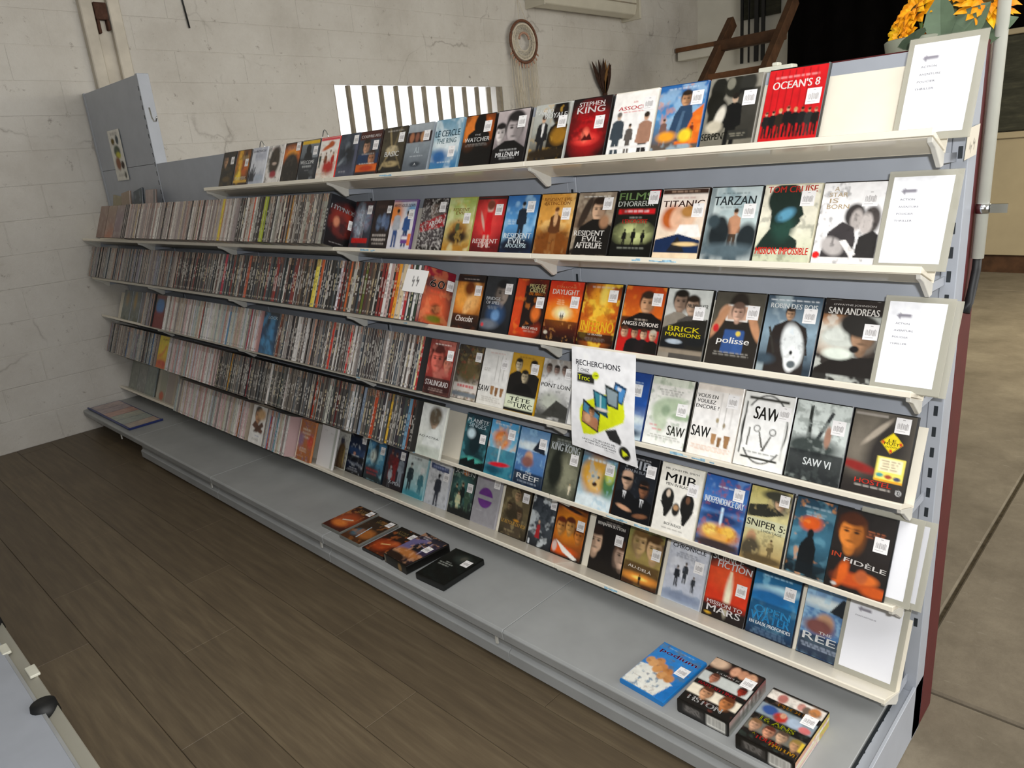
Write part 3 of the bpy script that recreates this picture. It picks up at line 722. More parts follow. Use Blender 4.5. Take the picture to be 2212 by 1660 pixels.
3|-1.452|14100e|dark dvd with two warm orange faces almost touching|g 241a18 d8842c 1c1210;e .42 .42 .42 .55 d87c24 .7;e .25 .4 .24 .38 f0a848 .6;e .68 .42 .24 .4 f0b468 .6;e .5 .26 .2 .2 6c3410 .7;e .5 .62 .12 .24 f4c078 .6 20;m .4 5 8c4010 .6;r 0 .78 1 1 1c1210 .9;r 0 0 1 .14 1e1818;l .5 .07 .6 1 a8a09c;t .48 .87 .12 .66 f2ece6 Chocolat .14;s .82 .3
3|-1.315|15181c|dark steel blue dvd with a half lit face|g 34383c 2a2e34 14181e;f .62 .32 .62 94867c 181a1e -1;m .3 4 1c2026;e .5 .72 .3 .26 2c4c74 .7;e .5 .74 .14 .14 6c98c8 .6;t .34 .42 .06 .5 d8dce0 BRIDGE;t .34 .5 .06 .46 d8dce0 OF_SPIES;l .36 .57 .4 2 8c949c;e .3 .92 .3 .12 6c7480 .8;e .1 .94 .05 .05 d04048 .3;s .82 .22
3|-1.178|1c0f0c|black dvd with a burning orange tower|g 6c1c0c 2c120c 1c0c0a;e .1 .4 .24 .9 d8481c .7;e .5 .9 .4 .24 c83810 .7;p 1a0f0e .3 .12 .62 .1 .64 .9 .3 .9;e .66 .5 .3 .6 1c1110 .6;e .75 .62 .14 .18 e07028 .7;m .4 6 f08830 .64;t .68 .12 .07 .52 e8e0a0 PIEGE_DE;t .7 .2 .08 .5 e8e0a0 CRISTAL;t .7 .27 .05 .5 d87c20 DIE_HARD_1;t .66 .9 .05 .5 e8dcd0 BRUCE_WILLIS;l .66 .95 .5 1 c8b0a0;s .84 .42
3|-1.042|3c0f08|red orange dvd with a bright tunnel light|g c82814 e85818 1c0c0c;e .48 .58 .5 .28 f08c20 .9;e .5 .56 .24 .14 fff0a8 .9;e .5 .58 .1 .08 fffce8 .7;r 0 .7 1 1 240d0c .8;k .47 .57 .12 2c1008 2c1008 2c1008;k .53 .57 .12 2c1008 2c1008 2c1008;t .5 .1 .035 .6 e8a070 STALLONE;t .5 .19 .09 .78 faf4ec DAYLIGHT;l .4 .33 .24 3 f8c898;m .3 14 f8b060 .66;e .1 .93 .06 .04 c8c0b0 .4;s .82 .36
3|-0.908|140f0d|black dvd with tall yellow flames|g 2c1410 a84010 1a0c0a;e .5 .52 .5 .66 d8701c .8;e .5 .35 .3 .4 f0a428 .8;m .7 5 f8d040 .52;m .5 7 8c2408 .56;e .55 .2 .1 .2 f8d860 .9;r 0 .85 1 1 160c0b .9;l .5 .05 .8 1 d0c8c0;t .5 .73 .18 .9 f4c428 INFERNO;t .5 .87 .03 .4 f0e8e0 LE_BRASIER;l .5 .93 .6 3 8c7c74 .01;s .8 .2
3|-0.766|1a0c0a|fiery dvd with a man in black above four small people|g b83c14 d8681c 8c1410;m .6 4 f09430 .5;f .58 .27 .46 d8a47c 33241a;b .58 .42 1.2 161110;r 0 .5 1 .68 140f0e .9;t .5 .6 .08 .9 f2eae2 ANGES_DÉMONS;l .5 .53 .34 1 d0c0b0;r 0 .7 1 1 b01818;f .14 .76 .24 d8a888 4c2c1c;b .14 .84 .4 c01c18;f .4 .76 .22 c89878 201814;b .4 .84 .4 141214;f .63 .77 .22 d8b090 3c2418;b .63 .85 .36 1c1618;f .86 .78 .22 d0a888 b0a898;b .86 .86 .36 14100f;s .82 .2
3|-0.632|14140f|grey dvd with two men and black cars, yellow title|g d4d8d4 c0c0ba 5c5448;f .32 .2 .44 a88c78 1c1814;f .6 .26 .4 c0a088 2a2018;b .3 .36 .7 8c8478;b .62 .4 .7 4c4844;t .72 .25 .06 .46 4c4c48 PAUL_WALKER;p 22201c 0 .62 .4 .5 1 .44 1 1 0 1;t .5 .62 .08 .72 e8d81c BRICK;t .5 .71 .06 .8 e8d81c MANSIONS;e .3 .86 .3 .14 14161a .3;e .32 .82 .18 .05 a8b4c0 .4;e .8 .78 .24 .12 181a1c .3;r 0 .93 1 1 8c8070;s .78 .36
3|-0.493|15130f|dark olive dvd with hands holding a face picture before a blue shirt|g 4c4840 5a5548 24201a;e .5 .2 .2 .28 2a2420 .3;b .5 .36 1 282420;p 33538c .3 .55 .7 .55 .72 .9 .26 .9;r .27 .18 .72 .42 f2eee8;r .3 .2 .69 .4 cfa890;f .5 .29 .34 e4b8a0 6c5448;e .22 .3 .1 .16 c89878 .4 25;e .8 .3 .1 .16 c89878 .4 -25;e .14 .45 .08 .34 c08c68 .4 25;e .86 .45 .08 .34 c08c68 .4 -25;e .1 .54 .06 .08 c8282c .4;e .58 .6 .05 .05 d8c050 .4;t .5 .72 .12 .66 f6f4f0 polisse .1;l .5 .88 .8 2 98948c;s .8 .28
3|-0.359|10161e|stormy blue dvd with a rider on a white horse|g 3c4c5c 8ca4b4 2c3844;m .5 3 c8d8dc;f .46 .25 .22 c8a080 33241a;b .5 .34 .7 2a2422;p 2c2624 .24 .7 .4 .4 .66 .4 .84 .62 .9 .8 .3 .8;e .6 .68 .2 .4 e4e8e8 .3 -15;e .62 .86 .13 .24 eef0f0 .3;e .64 .94 .08 .07 5c6468 .4;e .6 .78 .03 .04 1c1c1c .4;p dce4e8 .5 .5 .56 .42 .6 .54;p 33302c .1 .45 .14 .44 .3 .8 .26 .82;m .3 9 1c242c .64;l .5 .05 .9 1 e0e4e8;t .5 .14 .07 .86 f2f4f4 ROBIN_DES_BOIS;e .1 .9 .2 .1 3c4c58 .8;s .82 .26
3|-0.225|14100f|dark dvd with a helmeted man's profile over a ruined town|g 242020 3c3430 2a2826;e .2 .45 .3 .3 d89864 .9;e .35 .5 .5 .26 c8ccc4 .9;m .5 6 e8ece4 .52;f .72 .46 .55 a88468 241c18 1;e .64 .33 .34 .2 2a2826 .3 12;p 1e1a18 0 .94 .3 .78 1 .72 1 1 0 1;e .35 .72 .24 .1 e0e8dc .5;e .62 .64 .08 .06 181616 .4;r 0 0 1 .2 282220;t .5 .07 .03 .7 e0dcd8 DWAYNE_JOHNSON;t .5 .15 .09 .84 eeeae4 SAN_ANDREAS;s .84 .4
4|-1.527|3c1814|red brown dvd with a staring red face|g 6c2c28 b04038 3c1c1a;f .36 .36 .7 e07060 4c1814;f .78 .42 .4 c87860 3c1814;m .4 5 d88878;r 0 .7 1 1 241616 .8;l .5 .07 .7 1 e8d8d0;t .5 .8 .1 .9 f2ecea STALINGRAD;l .5 .9 .6 2 a89088;s .85 .26
4|-1.462|2c2820|dark dvd with soldiers heaped above a white foot|g 4c4640 5c5440 dcd4cc;m .7 7 8c7c54 .5;m .6 9 2a2018 .52;f .5 .3 .26 c0a080 5c4c2c;e .5 .5 .4 .3 64583c .7;m .5 10 a05040 .62;r 0 .74 1 .9 e4dcd4 .85;l .5 .77 .8 1 c83038 .05;r 0 .92 1 1 7c848c;s .85 .2
4|-1.338|c8c8c4|white dvd with three cords holding cups and black title low left|g e8e6e2 ecebe8 e4e2dc;l .5 .05 .7 1 d0a8a0;r .54 .1 .55 .58 6c645c;r .68 .08 .69 .6 6c645c;r .82 .12 .83 .56 6c645c;l .2 .36 .28 2 98948c;p a87c50 .44 .68 .58 .68 .56 .84 .47 .84;p 8c6440 .62 .7 .74 .7 .72 .86 .64 .86;p 9c7048 .8 .7 .94 .7 .9 .86 .83 .86;t .2 .75 .12 .4 242422 SAW;l .5 .9 .8 3 b8b4ac;s .82 .25
4|-1.209|b88c20|yellow dvd with three men in black suits and a pale title foot|g c89a2c c8982c b88820;l .5 .04 .6 1 6c5014;f .26 .2 .3 d8c8a8 1c1814;f .76 .2 .3 d0c0a0 181410;b .28 .32 .6 1a1816;b .76 .32 .6 1c1a18;f .52 .4 .3 c8b898 1c1814;b .52 .52 .7 121110;r 0 .72 1 1 dde4c8;r 0 .7 1 .76 1a1816;t .5 .82 .09 .7 1c241c TÊTE;t .2 .9 .05 .16 1c241c DE;t .62 .93 .09 .66 1c241c TURC;s .82 .24
4|-1.072|8c8c8c|grey misty dvd with heads over a broken bridge|g 9c948c d4d4d2 4c4c48;m .5 4 f0f0ee;f .2 .17 .22 a08478 3c3028;f .45 .18 .22 a88c80 2c2420;f .7 .17 .22 a08478 3c302c;e .5 .38 .6 .16 e8e8e8 .8;e .4 .74 .3 .2 b8bcb0 .7;p 3c3c38 .2 1 .6 .7 1 .8 1 1;m .4 9 2c2c28 .6;t .5 .46 .07 .92 34322e PONT_LOIN;s .86 .22
4|-0.9415|24242a|dark dvd, white at its foot, nearly hidden behind the hanging poster|g 34343a 3a3a40 e8e8e6
4|-0.728|1c3468|blue dvd half hidden by the hanging poster|g 24448c 2c5cb0 d0e4f0;e .5 .74 .6 .1 e8f4f8 .8;m .3 4 1c3878;l .5 .14 .7 2 b8d0ec;l .5 .3 .5 1 dcecf8 .05;e .5 .95 .5 .1 2c3c54 .7;s .72 .28
4|-0.674|14140f|white dvd with a pale green severed looking foot shape|g ece8e2 f0efea f0f0ec;r 0 0 1 .12 ccd4c0 .7;m .5 9 8ca084 .6;l .5 .18 .6 3 8c8c86;e .34 .52 .2 .3 bccab0 .5 20;e .5 .42 .4 .16 b4c4a8 .5 -15;e .38 .7 .13 .2 c8d4bc .5;e .44 .5 .1 .12 94a88c .6;e .8 .56 .3 .08 a8bc9c .8;l .2 .74 .24 1 e07880 .02;l .3 .8 .26 1 e07880 .02;t .76 .79 .15 .4 383830 SAW;l .5 .89 .9 2 a8a8a0;s .82 .46
4|-0.536|c8c0b4|white dvd with hanging cups and large question in black|g ece6e0 f4f2f0 f2ede6;r 0 0 1 .08 e0d4c8 .7;t .26 .17 .055 .46 3c3c3a VOUS_EN;t .25 .25 .055 .42 3c3c3a VOULEZ;t .29 .33 .055 .52 3c3c3a ENCORE_?;r .57 .1 .578 .6 6c645c;r .7 .08 .708 .62 6c645c;r .84 .3 .848 .6 6c645c;e .56 .5 .035 .05 a89878 .3;e .72 .56 .03 .05 98886c .3;p b0865c .48 .7 .6 .7 .58 .86 .5 .86;p 8c6844 .62 .74 .72 .74 .7 .88 .64 .88;p a07850 .76 .7 .9 .7 .87 .88 .79 .88;t .24 .7 .16 .42 2a2a28 SAW;l .5 .9 .9 4 e0b498 .01;s .82 .2
4|-0.404|14120f|white dvd with a thick black rounded frame and jagged black title|g ecece8 f2f2ee f0efea;e .5 .5 .46 .68 2a2c28 .04;e .5 .5 .43 .65 f4f4f2 .04;r .1 .2 .9 .8 f4f4f2;r .1 .06 .9 .1 3c3c38;r .06 .14 .09 .88 3c3c38;r .9 .14 .92 .88 b8b8b4;r .12 .9 .86 .93 3c3c38;t .5 .28 .18 .5 24221f SAW .06;e .36 .5 .07 .07 5c5c58 .2;e .36 .5 .05 .05 f0f0ee .2;e .68 .52 .07 .07 5c5c58 .2;e .68 .52 .05 .05 f0f0ee .2;p 54524c .4 .54 .43 .54 .54 .76 .5 .76;p 54524c .64 .58 .67 .58 .56 .8 .51 .8;p 54524c .2 .5 .23 .5 .22 .76 .19 .76;l .5 .83 .7 1 7c7c78;s .84 .24
4|-0.272|17181a|pale grey dvd with clamps over a dark machine|g d4dcd8 d0d8d4 24282a;p 2c302e .26 .06 .32 .05 .36 .5 .28 .5;p 34383a .66 .1 .72 .12 .5 .52 .44 .5;e .4 .6 .5 .2 3c4442 .6;m .7 8 8c9490 .55;r 0 .66 1 1 202426 .9;m .4 9 4c5452 .6;e .66 .44 .06 .2 a8806c .4;l .44 .25 .3 2 a8b0ac;t .55 .8 .1 .5 e8ecec SAW_VI;s .82 .3
4|-0.141|0e0f10|grey brown dvd with a yellow diamond and a yellow offer label|g 5c564c 4c463e 241f1e;e .3 .4 .4 .5 787064 .8 20;e .62 .45 .3 .6 2c2826 .7 15;e .42 .25 .05 .3 b4a898 .6 40;e .2 .72 .3 .08 8c2420 .7 10;r .02 .03 .55 .06 c8c0b8 .5;p f0d81c .68 .23 .86 .36 .68 .49 .5 .36;t .68 .33 .035 .12 2c2410 LE;t .68 .37 .035 .24 2c2410 MUST;t .68 .41 .02 .18 2c2410 EN_DVD;e .54 .36 .025 .03 d03018 .3;e .82 .36 .025 .03 d03018 .3;e .68 .46 .025 .03 d03018 .3;r .5 .54 .95 .84 f0e068;r .54 .56 .91 .72 f8f0c8;l .72 .58 .3 4 a08870;e .58 .77 .06 .035 4c9c9c .3;e .72 .78 .06 .035 a04030 .3;e .86 .79 .06 .035 404868 .3;r .5 .82 .95 .845 f0a820;t .5 .89 .06 .6 e03828 HOSTEL;l .5 .94 .6 1 c0b8b0;e .92 .95 .045 .045 e8e8e8 .2;e .92 .95 .036 .036 1c1a1a .2;t .92 .95 .025 .05 e8e8e8 18;s .8 .13
5|-1.616|d0d2c8|pale grey dvd with a man's head turned away|g dcdedc dcded8 ccd4c8;f .58 .28 .5 b89c84 4c4030 -1;e .6 .2 .26 .26 5c5040 .5;p e4e8e4 .3 .6 .5 .46 .8 .44 1 .6 1 .8 .2 .8;t .46 .63 .04 .84 5c605c AD_ASTRA;m .2 6 b8c0b8;e .3 .9 .3 .1 b8c0b4 .8
5|-1.426|0c1216|dark teal dvd with a crowned glow and lances|g 1c3440 24545c 0c1a1c;m .6 4 4c94a0;e .5 .5 .3 .5 10262c .8;e .3 .36 .16 .14 c8e0e8 .7;e .5 .86 .4 .1 4cb0a0 .8;p 0a1416 0 1 0 .9 .3 .82 .34 .88 .6 .8 .64 .9 1 .84 1 1;t .5 .1 .09 .86 e8f0f4 PLANÈTE;t .5 .2 .08 .7 c8d8e0 SINGES;t .5 .15 .03 .2 c8d8e0 DES;s .8 .42
5|-1.302|1c4c6c|sky and orange dvd with a swimmer above a red splash|g 4c9cd0 88c4e0 1c5c74;e .45 .32 .3 .26 e0803c .6;m .5 6 f0b878 .6;k .5 .18 .4 d89868 a06030 e0a878;r 0 .5 1 1 1c6c84 .8;m .4 5 4ca0b0;r .42 .45 .47 .75 c8e4ec;e .5 .78 .36 .06 d81c2c .4 -6;l .4 .05 .6 1 e8f4f8;e .3 .9 .3 .1 144c60 .8;s .78 .2
5|-1.167|0e1c30|sea dvd with a dark shark fin, left of the huge dark shape|g 5c8cbc b0c8d8 14365c;e .5 .3 .6 .1 d8e4e8 .8;r 0 .38 1 .8 2464a8 .8;m .5 8 9cc8e4 .58;p 1c2430 .5 .36 .72 .12 .86 .2 .94 .4;e .42 .5 .14 .16 c89878 .5;e .4 .58 .2 .14 8c5c54 .6;r 0 .76 1 1 10182a .85;t .5 .77 .04 .22 f2f2f2 THE;t .5 .85 .09 .76 f4f4f4 REEF;l .5 .93 .7 1 a8b4c4;s .82 .22
5|-1.037|1c1f1a|grey green dvd with a huge dark shape facing a tiny pale figure|g 2c3028 5c6050 44463a;e .36 .5 .24 .5 22261f .5;e .44 .3 .18 .3 1f231c .5;e .7 .6 .3 .5 8c8c74 .9;e .3 .6 .2 .4 1f231c .6;k .82 .74 .18 e0d4b8 c8a868 e0c8a8;m .3 6 1c2018;l .5 .05 .7 1 a8aca4;t .5 .18 .13 .88 c8ced0 KING_KONG;l .5 .09 .8 2 98a0a0;s .82 .34
5|-0.903|40281c|blue and green dvd with a lion's golden head|g 5c4438 6ca0b8 d8e8ec;r 0 .2 1 .6 5c98b8 .6;e .45 .5 .38 .42 d8982c .6;e .45 .44 .4 .28 e0a83c .6;e .45 .55 .2 .26 e8c078 .6;e .38 .5 .04 .03 2c1808 .4;e .54 .5 .04 .03 2c1808 .4;e .46 .62 .07 .05 3c2010 .5;e .85 .55 .2 .34 4c7c4c .7;e .85 .4 .12 .2 d8e468 .8;e .5 .9 .5 .16 e4f0f4 .7;m .5 7 a0c8dc .6;e .55 .1 .4 .1 6c3c30 .7;l .5 .22 .8 1 dce8ec .04;s .82 .34
5|-0.769|0d0d0e|black dvd with two men in suits and sunglasses|g 16181c 1c1f26 0e0e10;m .4 12 4c545c .66;f .26 .4 .36 d8b094 d8b094;f .72 .48 .34 8c5c40 181210;e .26 .385 .16 .04 0c0c0c .3;e .72 .465 .15 .04 0c0c0c .3;b .26 .56 .62 0f0f12;b .74 .62 .6 0c0c0e;p e8e8ea .2 .58 .3 .58 .27 .7 .24 .7;p e8e8ea .68 .64 .78 .64 .75 .76 .71 .76;p 0a0a0a .235 .6 .265 .6 .27 .74 .24 .74;p 0a0a0a .715 .66 .745 .66 .75 .8 .72 .8;e .3 .84 .2 .05 c89878 .5 10;e .75 .9 .18 .05 84583c .5 -10;l .5 .04 .7 1 b8b8bc;t .5 .14 .13 .66 c8ccd4 MIB;t .5 .25 .045 .7 a8acb4 MEN_IN_BLACK;s .84 .2
5|-0.631|d8d4c4|cream dvd with two seated men in black around a pug|g f0ece0 f2efe6 f2efe6;t .5 .07 .035 .8 2c2c2a MR._JONES_MR._SMITH;t .5 .19 .13 .72 161614 MIIB;t .5 .29 .04 .66 2c2c2a MEN_IN_BLACK_II;e .27 .5 .15 .22 1a1a18 .15;e .75 .53 .16 .24 1a1a18 .15;e .27 .43 .05 .08 d8c4b0 .4;e .75 .46 .05 .08 6c4c38 .4;p 1a1a18 .1 .56 .42 .56 .4 .64 .3 .78 .24 .78 .2 .66;p 1a1a18 .58 .6 .92 .6 .86 .7 .76 .84 .7 .84 .66 .7;e .5 .64 .09 .14 24221f .3;e .5 .61 .06 .06 b89068 .5;t .5 .87 .04 .42 3c3c3a BACK_IN_BLACK;l .5 .93 .6 1 a8a49c;s .82 .3
5|-0.495|10264c|blue sky dvd with a beam exploding on a white house|g 2c5ca8 4c80c4 2c3c68;m .4 5 8cb0dc;e .5 .42 .6 .1 24407c .8;e .5 .58 .5 .12 1f3868 .8;r .47 .42 .53 .78 c8e4f8;e .5 .8 .42 .2 e89c34 .7;e .3 .76 .16 .12 f4d468 .7;e .72 .74 .16 .12 f0c050 .7;m .5 8 b04c18 .58;r .3 .78 .7 .9 e0a85c .6;e .5 .95 .6 .1 3c3030 .7;l .5 .13 .5 1 c8d8ec;t .5 .34 .09 .9 e4ecf4 INDEPENDENCE_DAY;s .8 .2
5|-0.368|1a1711|khaki dvd with a rifleman and soldiers in smoke|g c0b468 d0c894 a88850;e .78 .16 .3 .3 8c8468 .5;f .74 .16 .36 c8a484 3c382c;e .66 .08 .36 .12 3c3c30 .5;p 2c2c24 0 .26 .5 .2 .9 .3 .5 .38 0 .42;m .4 7 24241c .6;r 0 .42 1 .58 c8c8a4;t .5 .49 .09 .94 34342c SNIPER_5:;t .66 .57 .04 .5 44443a L'HÉRITAGE;e .2 .7 .12 .18 b88c68 .5;e .22 .86 .24 .3 4c4434 .5;k .7 .66 .3 6c5c3c 3c3020 a88860;m .4 6 e0c888 .6;e .6 .95 .5 .1 5c4c30 .7;s .84 .12
5|-0.258|0b141c|dark blue dvd with a burning shape over a lone dark figure, partly covered|g 1c3c50 3c7088 0c1820;m .5 4 6ca4b8;e .34 .32 .2 .14 e05c1c .6 -10;m .5 7 f8a040 .64;p 0c1216 .2 .62 .3 .5 .42 .5 .5 .64 .52 1 .18 1;e .36 .46 .06 .1 0c1216 .3;l .4 .1 .5 1 b0c8d4;l .4 .17 .4 2 98b8c8;r 0 .85 1 1 0c161c .7
5|-0.156|0d0c0c|black dvd with an orange lit man's face and a reclining figure|g 201c1c 241e1c 1a1513;f .3 .28 .62 e08434 4c2410 1;r .62 0 1 .55 241f1e .9;l .72 .2 .34 3 b0603c;e .42 .85 .3 .12 c8501c .7;e .25 .8 .1 .24 d8601c .6 15;e .68 .8 .2 .1 d86c28 .6;e .6 .78 .1 .12 b85c30 .5;e .85 .92 .24 .1 c85418 .6;r 0 .52 .2 .9 1c1615 .6;t .12 .585 .06 .16 d8502c IN;t .62 .625 .07 .72 f2eeea FIDÈLE 0 -3;e .16 .95 .05 .03 c8c4c0 .4;s .82 .34
6|-2.99|e0dcd4|white dvd with a brown haired man over crossed brown shapes|g e4e0da e6e2dc e4e0da;f .45 .25 .6 c08c64 2c1c10;e .7 .2 .3 .2 c8a070 .7;p 5c3420 .1 .55 .3 .4 .95 .62 .85 .72;p 4c2c1a .2 .72 .8 .38 .95 .48 .4 .78;r 0 .7 1 1 e8e6e2;l .6 .78 .4 1 6c7cac;l .5 .87 .6 2 a8a49c
6|-2.612|b8703c|caramel brown dvd with rows of small blue and red dots|g b4703c b0693a a4602c;l .5 .2 .7 3 e4d4bc .05;m .5 14 7c6c98 .6;e .2 .5 .2 .24 8c7088 .8;e .85 .5 .2 .24 c84830 .8;m .4 16 e8e0d8 .7;l .45 .7 .5 3 e0d0b8;l .4 .9 .3 1 d8c0a0;r 0 0 .06 1 e8e0cc
6|-2.474|d8d6d4|blank white sheet in a dvd case|g e4e2e2 e0dede dcdad8;l .3 .1 .2 1 b0acac;l .7 .15 .2 1 b0acac;r .86 0 1 1 b4b8b0
6|-2.45|c8ccc0|white dvd with a brown shaggy hill shape|g d8d8d0 d0d0c8 8c7c68;e .5 .75 .34 .9 5c4634 .35;e .55 .7 .2 .6 7c6444 .7;m .5 8 3c3024 .56;e .45 .3 .16 .2 4c4c58 .5;r .3 .2 .7 .26 d8d8d0 .4;l .5 .08 .7 1 a89898;e .75 .7 .05 .5 b8a468 .7
6|-2.355|0c0e12|black dvd with white flecks and a blue band|g 181c24 2c3c5c 0e1014;m .9 6 d0d8e0 .6;r 0 .38 1 .55 34507c .8;m .4 5 0e1014 .5;r 0 .58 1 .72 14161c .9;e .4 .52 .07 .06 d8a088 .5;l .5 .74 .7 1 8c94a0 .05;l .45 .86 .6 2 a0a4ac .03;s .86 .14
6|-2.212|10202c|teal blue dvd with wild glowing figure and red lettering|g 2c70a0 4c94b8 14242c;m .6 4 a8dce8 .52;e .5 .35 .14 .4 14303c .7;f .5 .24 .22 3c6070 14242c;e .35 .42 .16 .2 d8e4dc .8;m .5 6 0e1c24 .56;e .3 .8 .5 .2 24303c .8;l .42 .73 .7 2 a83030 .05;e .5 .93 .5 .1 1c2c30 .7;s .84 .24
6|-2.07|160f14|dark dvd with a crowd in red and silver suits|g 28304c 34303c 18121a;k .25 .12 .7 6c2428 5c1c1c c08c78;k .5 .16 .7 8c2024 401414 c89080;k .8 .2 .7 8c98a4 38404c c8c4c0;k .3 .5 .5 a8acb4 e0e0e4 d0b0a0;m .4 7 1a141c;r 0 .82 1 1 18101a .8;t .6 .86 .08 .62 d0d4dc X-MEN;l .5 .04 .7 1 8890a0;s .82 .2
6|-1.931|8cb8c0|pale aqua dvd with two dark striding figures|g d8dcd8 b8d4d4 4c9cac;l .5 .12 .4 1 6c7478 .05;k .24 .26 .72 1c3038 1c2428 a8a498;k .78 .36 .66 3c7480 2c4c54 c8ccc8;m .5 5 e8f4f4 .56;e .5 .95 .5 .12 3c8c9c .7;r .7 .3 .92 .42 e4e8e6
6|-1.79|b8bcc4|silver white dvd with a soldier in dark armour|g d4d6da d8dade b8bcc4;p 38446c .06 .1 .9 .14 .92 .26 .08 .22;l .5 .15 .7 1 98a4c8 .05;k .52 .3 .72 2c303c 14161c 4c4c54;p 24262c .3 .5 .34 .5 .6 .3 .64 .3;m .3 8 4c525c .6;l .24 .34 .3 3 a0a4ac;l .6 .95 .3 1 7c8088;s .84 .33
6|-1.647|12161a|dark green dvd with a group around a central figure|g 1c2428 34443f 10181a;e .5 .45 .4 .4 3c6c68 .8;k .5 .3 .6 14201f 2c1c14 c8a080;k .24 .36 .6 24403c 201814 b89878;k .76 .36 .6 3c5444 241c14 c8a888;k .38 .5 .5 c8c8a0 4c4030 d8b090;m .4 7 94b8a0 .62;e .5 .95 .6 .14 0e1416 .7;e .55 .08 .12 .1 c86c20 .6;t .5 .1 .09 .86 d0d4d0 X-MEN;s .82 .38
6|-1.514|a8a6ac|grey dvd with a purple split disc|g a4a2a8 a09ea4 98969c;e .45 .46 .3 .3 6c3488 .06;r 0 .42 1 .5 a09ea4;l .4 .08 .4 1 8c5c9c;l .3 .72 .3 1 bcb8c0;s .84 .12
6|-1.363|1c170f|brown dvd with a long haired man over massed soldiers|g 4c4230 6c6044 2c2418;f .5 .2 .34 c09c74 33261a;b .5 .34 .6 4c4030;m .6 6 a09068 .58;f .66 .55 .24 c8a480 4c3824;f .26 .45 .22 a88c68 3c3020;e .4 .6 .3 .2 3c3424 .8;t .5 .75 .07 .9 c89c48 LE_RETOUR_DU_ROI .1;e .6 .68 .1 .03 d89428 .6;l .4 .9 .5 1 a89870;s .82 .2
6|-1.223|1a1c22|dark grey dvd with white waves and a small red figure|g 2c3038 4c545c 1c2026;m .8 4 d4dce0 .52;m .5 7 14181e .54;p a8282c .34 .6 .46 .58 .5 .85 .3 .85;e .4 .54 .04 .06 d8b090 .4;l .5 .04 .7 1 8c98a4;r .05 .9 .12 1 d8dce0;s .88 .16
6|-1.111|140d0a|dark dvd with three orange faces and a white comet trail|g 1c1310 d8701c 1c1412;e .5 .42 .5 .4 e08820 .8;e .5 .15 .3 .06 e07c28 .8 8;e .5 .12 .4 .05 281814 .6 8;f .2 .46 .42 e8a050 6c2c10;f .5 .42 .42 e8a858 5c2810;f .82 .54 .4 d88438 501c0c;e .3 .88 .5 .12 e85c14 .8;p f8f4ec .1 .72 .9 .96 .8 1 .4 .92;e .1 .85 .08 .14 d8c0b8 .5;l .5 .03 .6 1 c8a880;s .84 .36
6|-0.95|14100f|black dvd with two half faces at its edges|g 1a1514 1c1615 140f0e;f .1 .5 .66 d8b498 2c1c14 -1;f .96 .62 .62 e0bca4 4c3020 -1;r .3 0 .62 1 17120f .85;l .5 .06 .8 1 b0a89c;t .5 .18 .07 .84 e8e4de BENJAMIN_BUTTON;l .55 .12 .5 1 a09890;r 0 .84 1 1 16110f .7;s .8 .38
6|-0.816|18140f|green gold dvd with a young and an older face over a sunset|g 6c7440 a89454 3c1c0c;f .34 .28 .6 d0ac78 6c5028 -1;f .76 .32 .62 e0b888 4c3418 1;m .3 4 c8b060;r 0 .62 1 1 401c0c .7;e .5 .86 .5 .1 e89438 .9;e .5 .86 .2 .04 f8d868 .8;k .5 .8 .16 14100c 14100c 14100c;t .46 .7 .06 .66 f2ece4 AU-DELÀ 0 -3;l .5 .05 .5 1 c8c89c;s .84 .4
6|-0.669|b8bcc4|pale lilac dvd with three small men above a city|g d0d4de c4c8d4 b0b8c8;m .5 4 e8eaf0;t .5 .11 .07 .86 2c2e36 CHRONICLE;l .5 .2 .6 3 6c7080;k .3 .42 .34 24282e 24201c a89484;k .5 .34 .34 30343a 24201c a89484;k .74 .52 .26 2c3036 2c2420 a89484;m .3 9 8890a4 .6;p 98a4b8 0 1 0 .86 .2 .8 .24 .86 .5 .78 .6 .9 .9 .8 1 .84 1 1;e .5 .9 .5 .1 7c88a0 .8;s .82 .36
6|-0.532|140f0f|black dvd with a red centre panel and a light beam|g 1c1a1c 1a1616 181010;t .4 .07 .1 .72 e4e6e8 SCIENCE .05;t .58 .17 .1 .8 e4e6e8 FICTION .05;l .7 .01 .5 1 a8a8ac;r 0 .24 1 .8 d83818;e .5 .35 .5 .3 e85428 .9;r .5 .24 .56 .76 f8d8b0;e .53 .6 .08 .4 f8f0d0 .9;e .5 .78 .6 .08 701c10 .8;t .5 .78 .06 .84 ece8e8 MISSION_TO;t .5 .87 .1 .8 f0eeee MARS;e .14 .96 .08 .03 c89c28 .4;s .82 .48
6|-0.397|0d1c30|deep blue dvd with a lit wave and blue block title|g 14486c 2c8cc8 0c1c30;m .5 4 8cd0ec .55;e .5 .3 .5 .1 b8e4f4 .8 -8;e .4 .42 .5 .16 1c6cac .8;r 0 .5 1 1 0f2848 .6;t .5 .62 .11 .78 3ca4e0 OPEN;t .48 .73 .12 .86 3098d8 WATER;t .5 .83 .05 .9 f0f4f8 EN_EAUX_PROFONDES;l .5 .1 .8 1 a8d0e4;l .5 .9 .8 3 5c7894;s .8 .28
6|-0.254|102038|sea dvd with a dark fin and hand, beside the lowest plastic sign|g 4c7cb0 b8d0dc 1c4878;e .5 .24 .6 .1 dce8ea .8;r 0 .34 1 .75 2868a8 .8;m .5 7 a8d4ec .56;p 1c242c .5 .33 .72 .1 .9 .16 .96 .38;e .45 .5 .18 .18 c89c7c .5;e .35 .58 .3 .16 7c4c48 .6;r 0 .7 1 1 1a2234 .85;t .5 .65 .04 .26 f4f4f4 THE;t .5 .74 .1 .86 f6f6f6 REEF;l .5 .84 .9 2 a8b4c8
'''
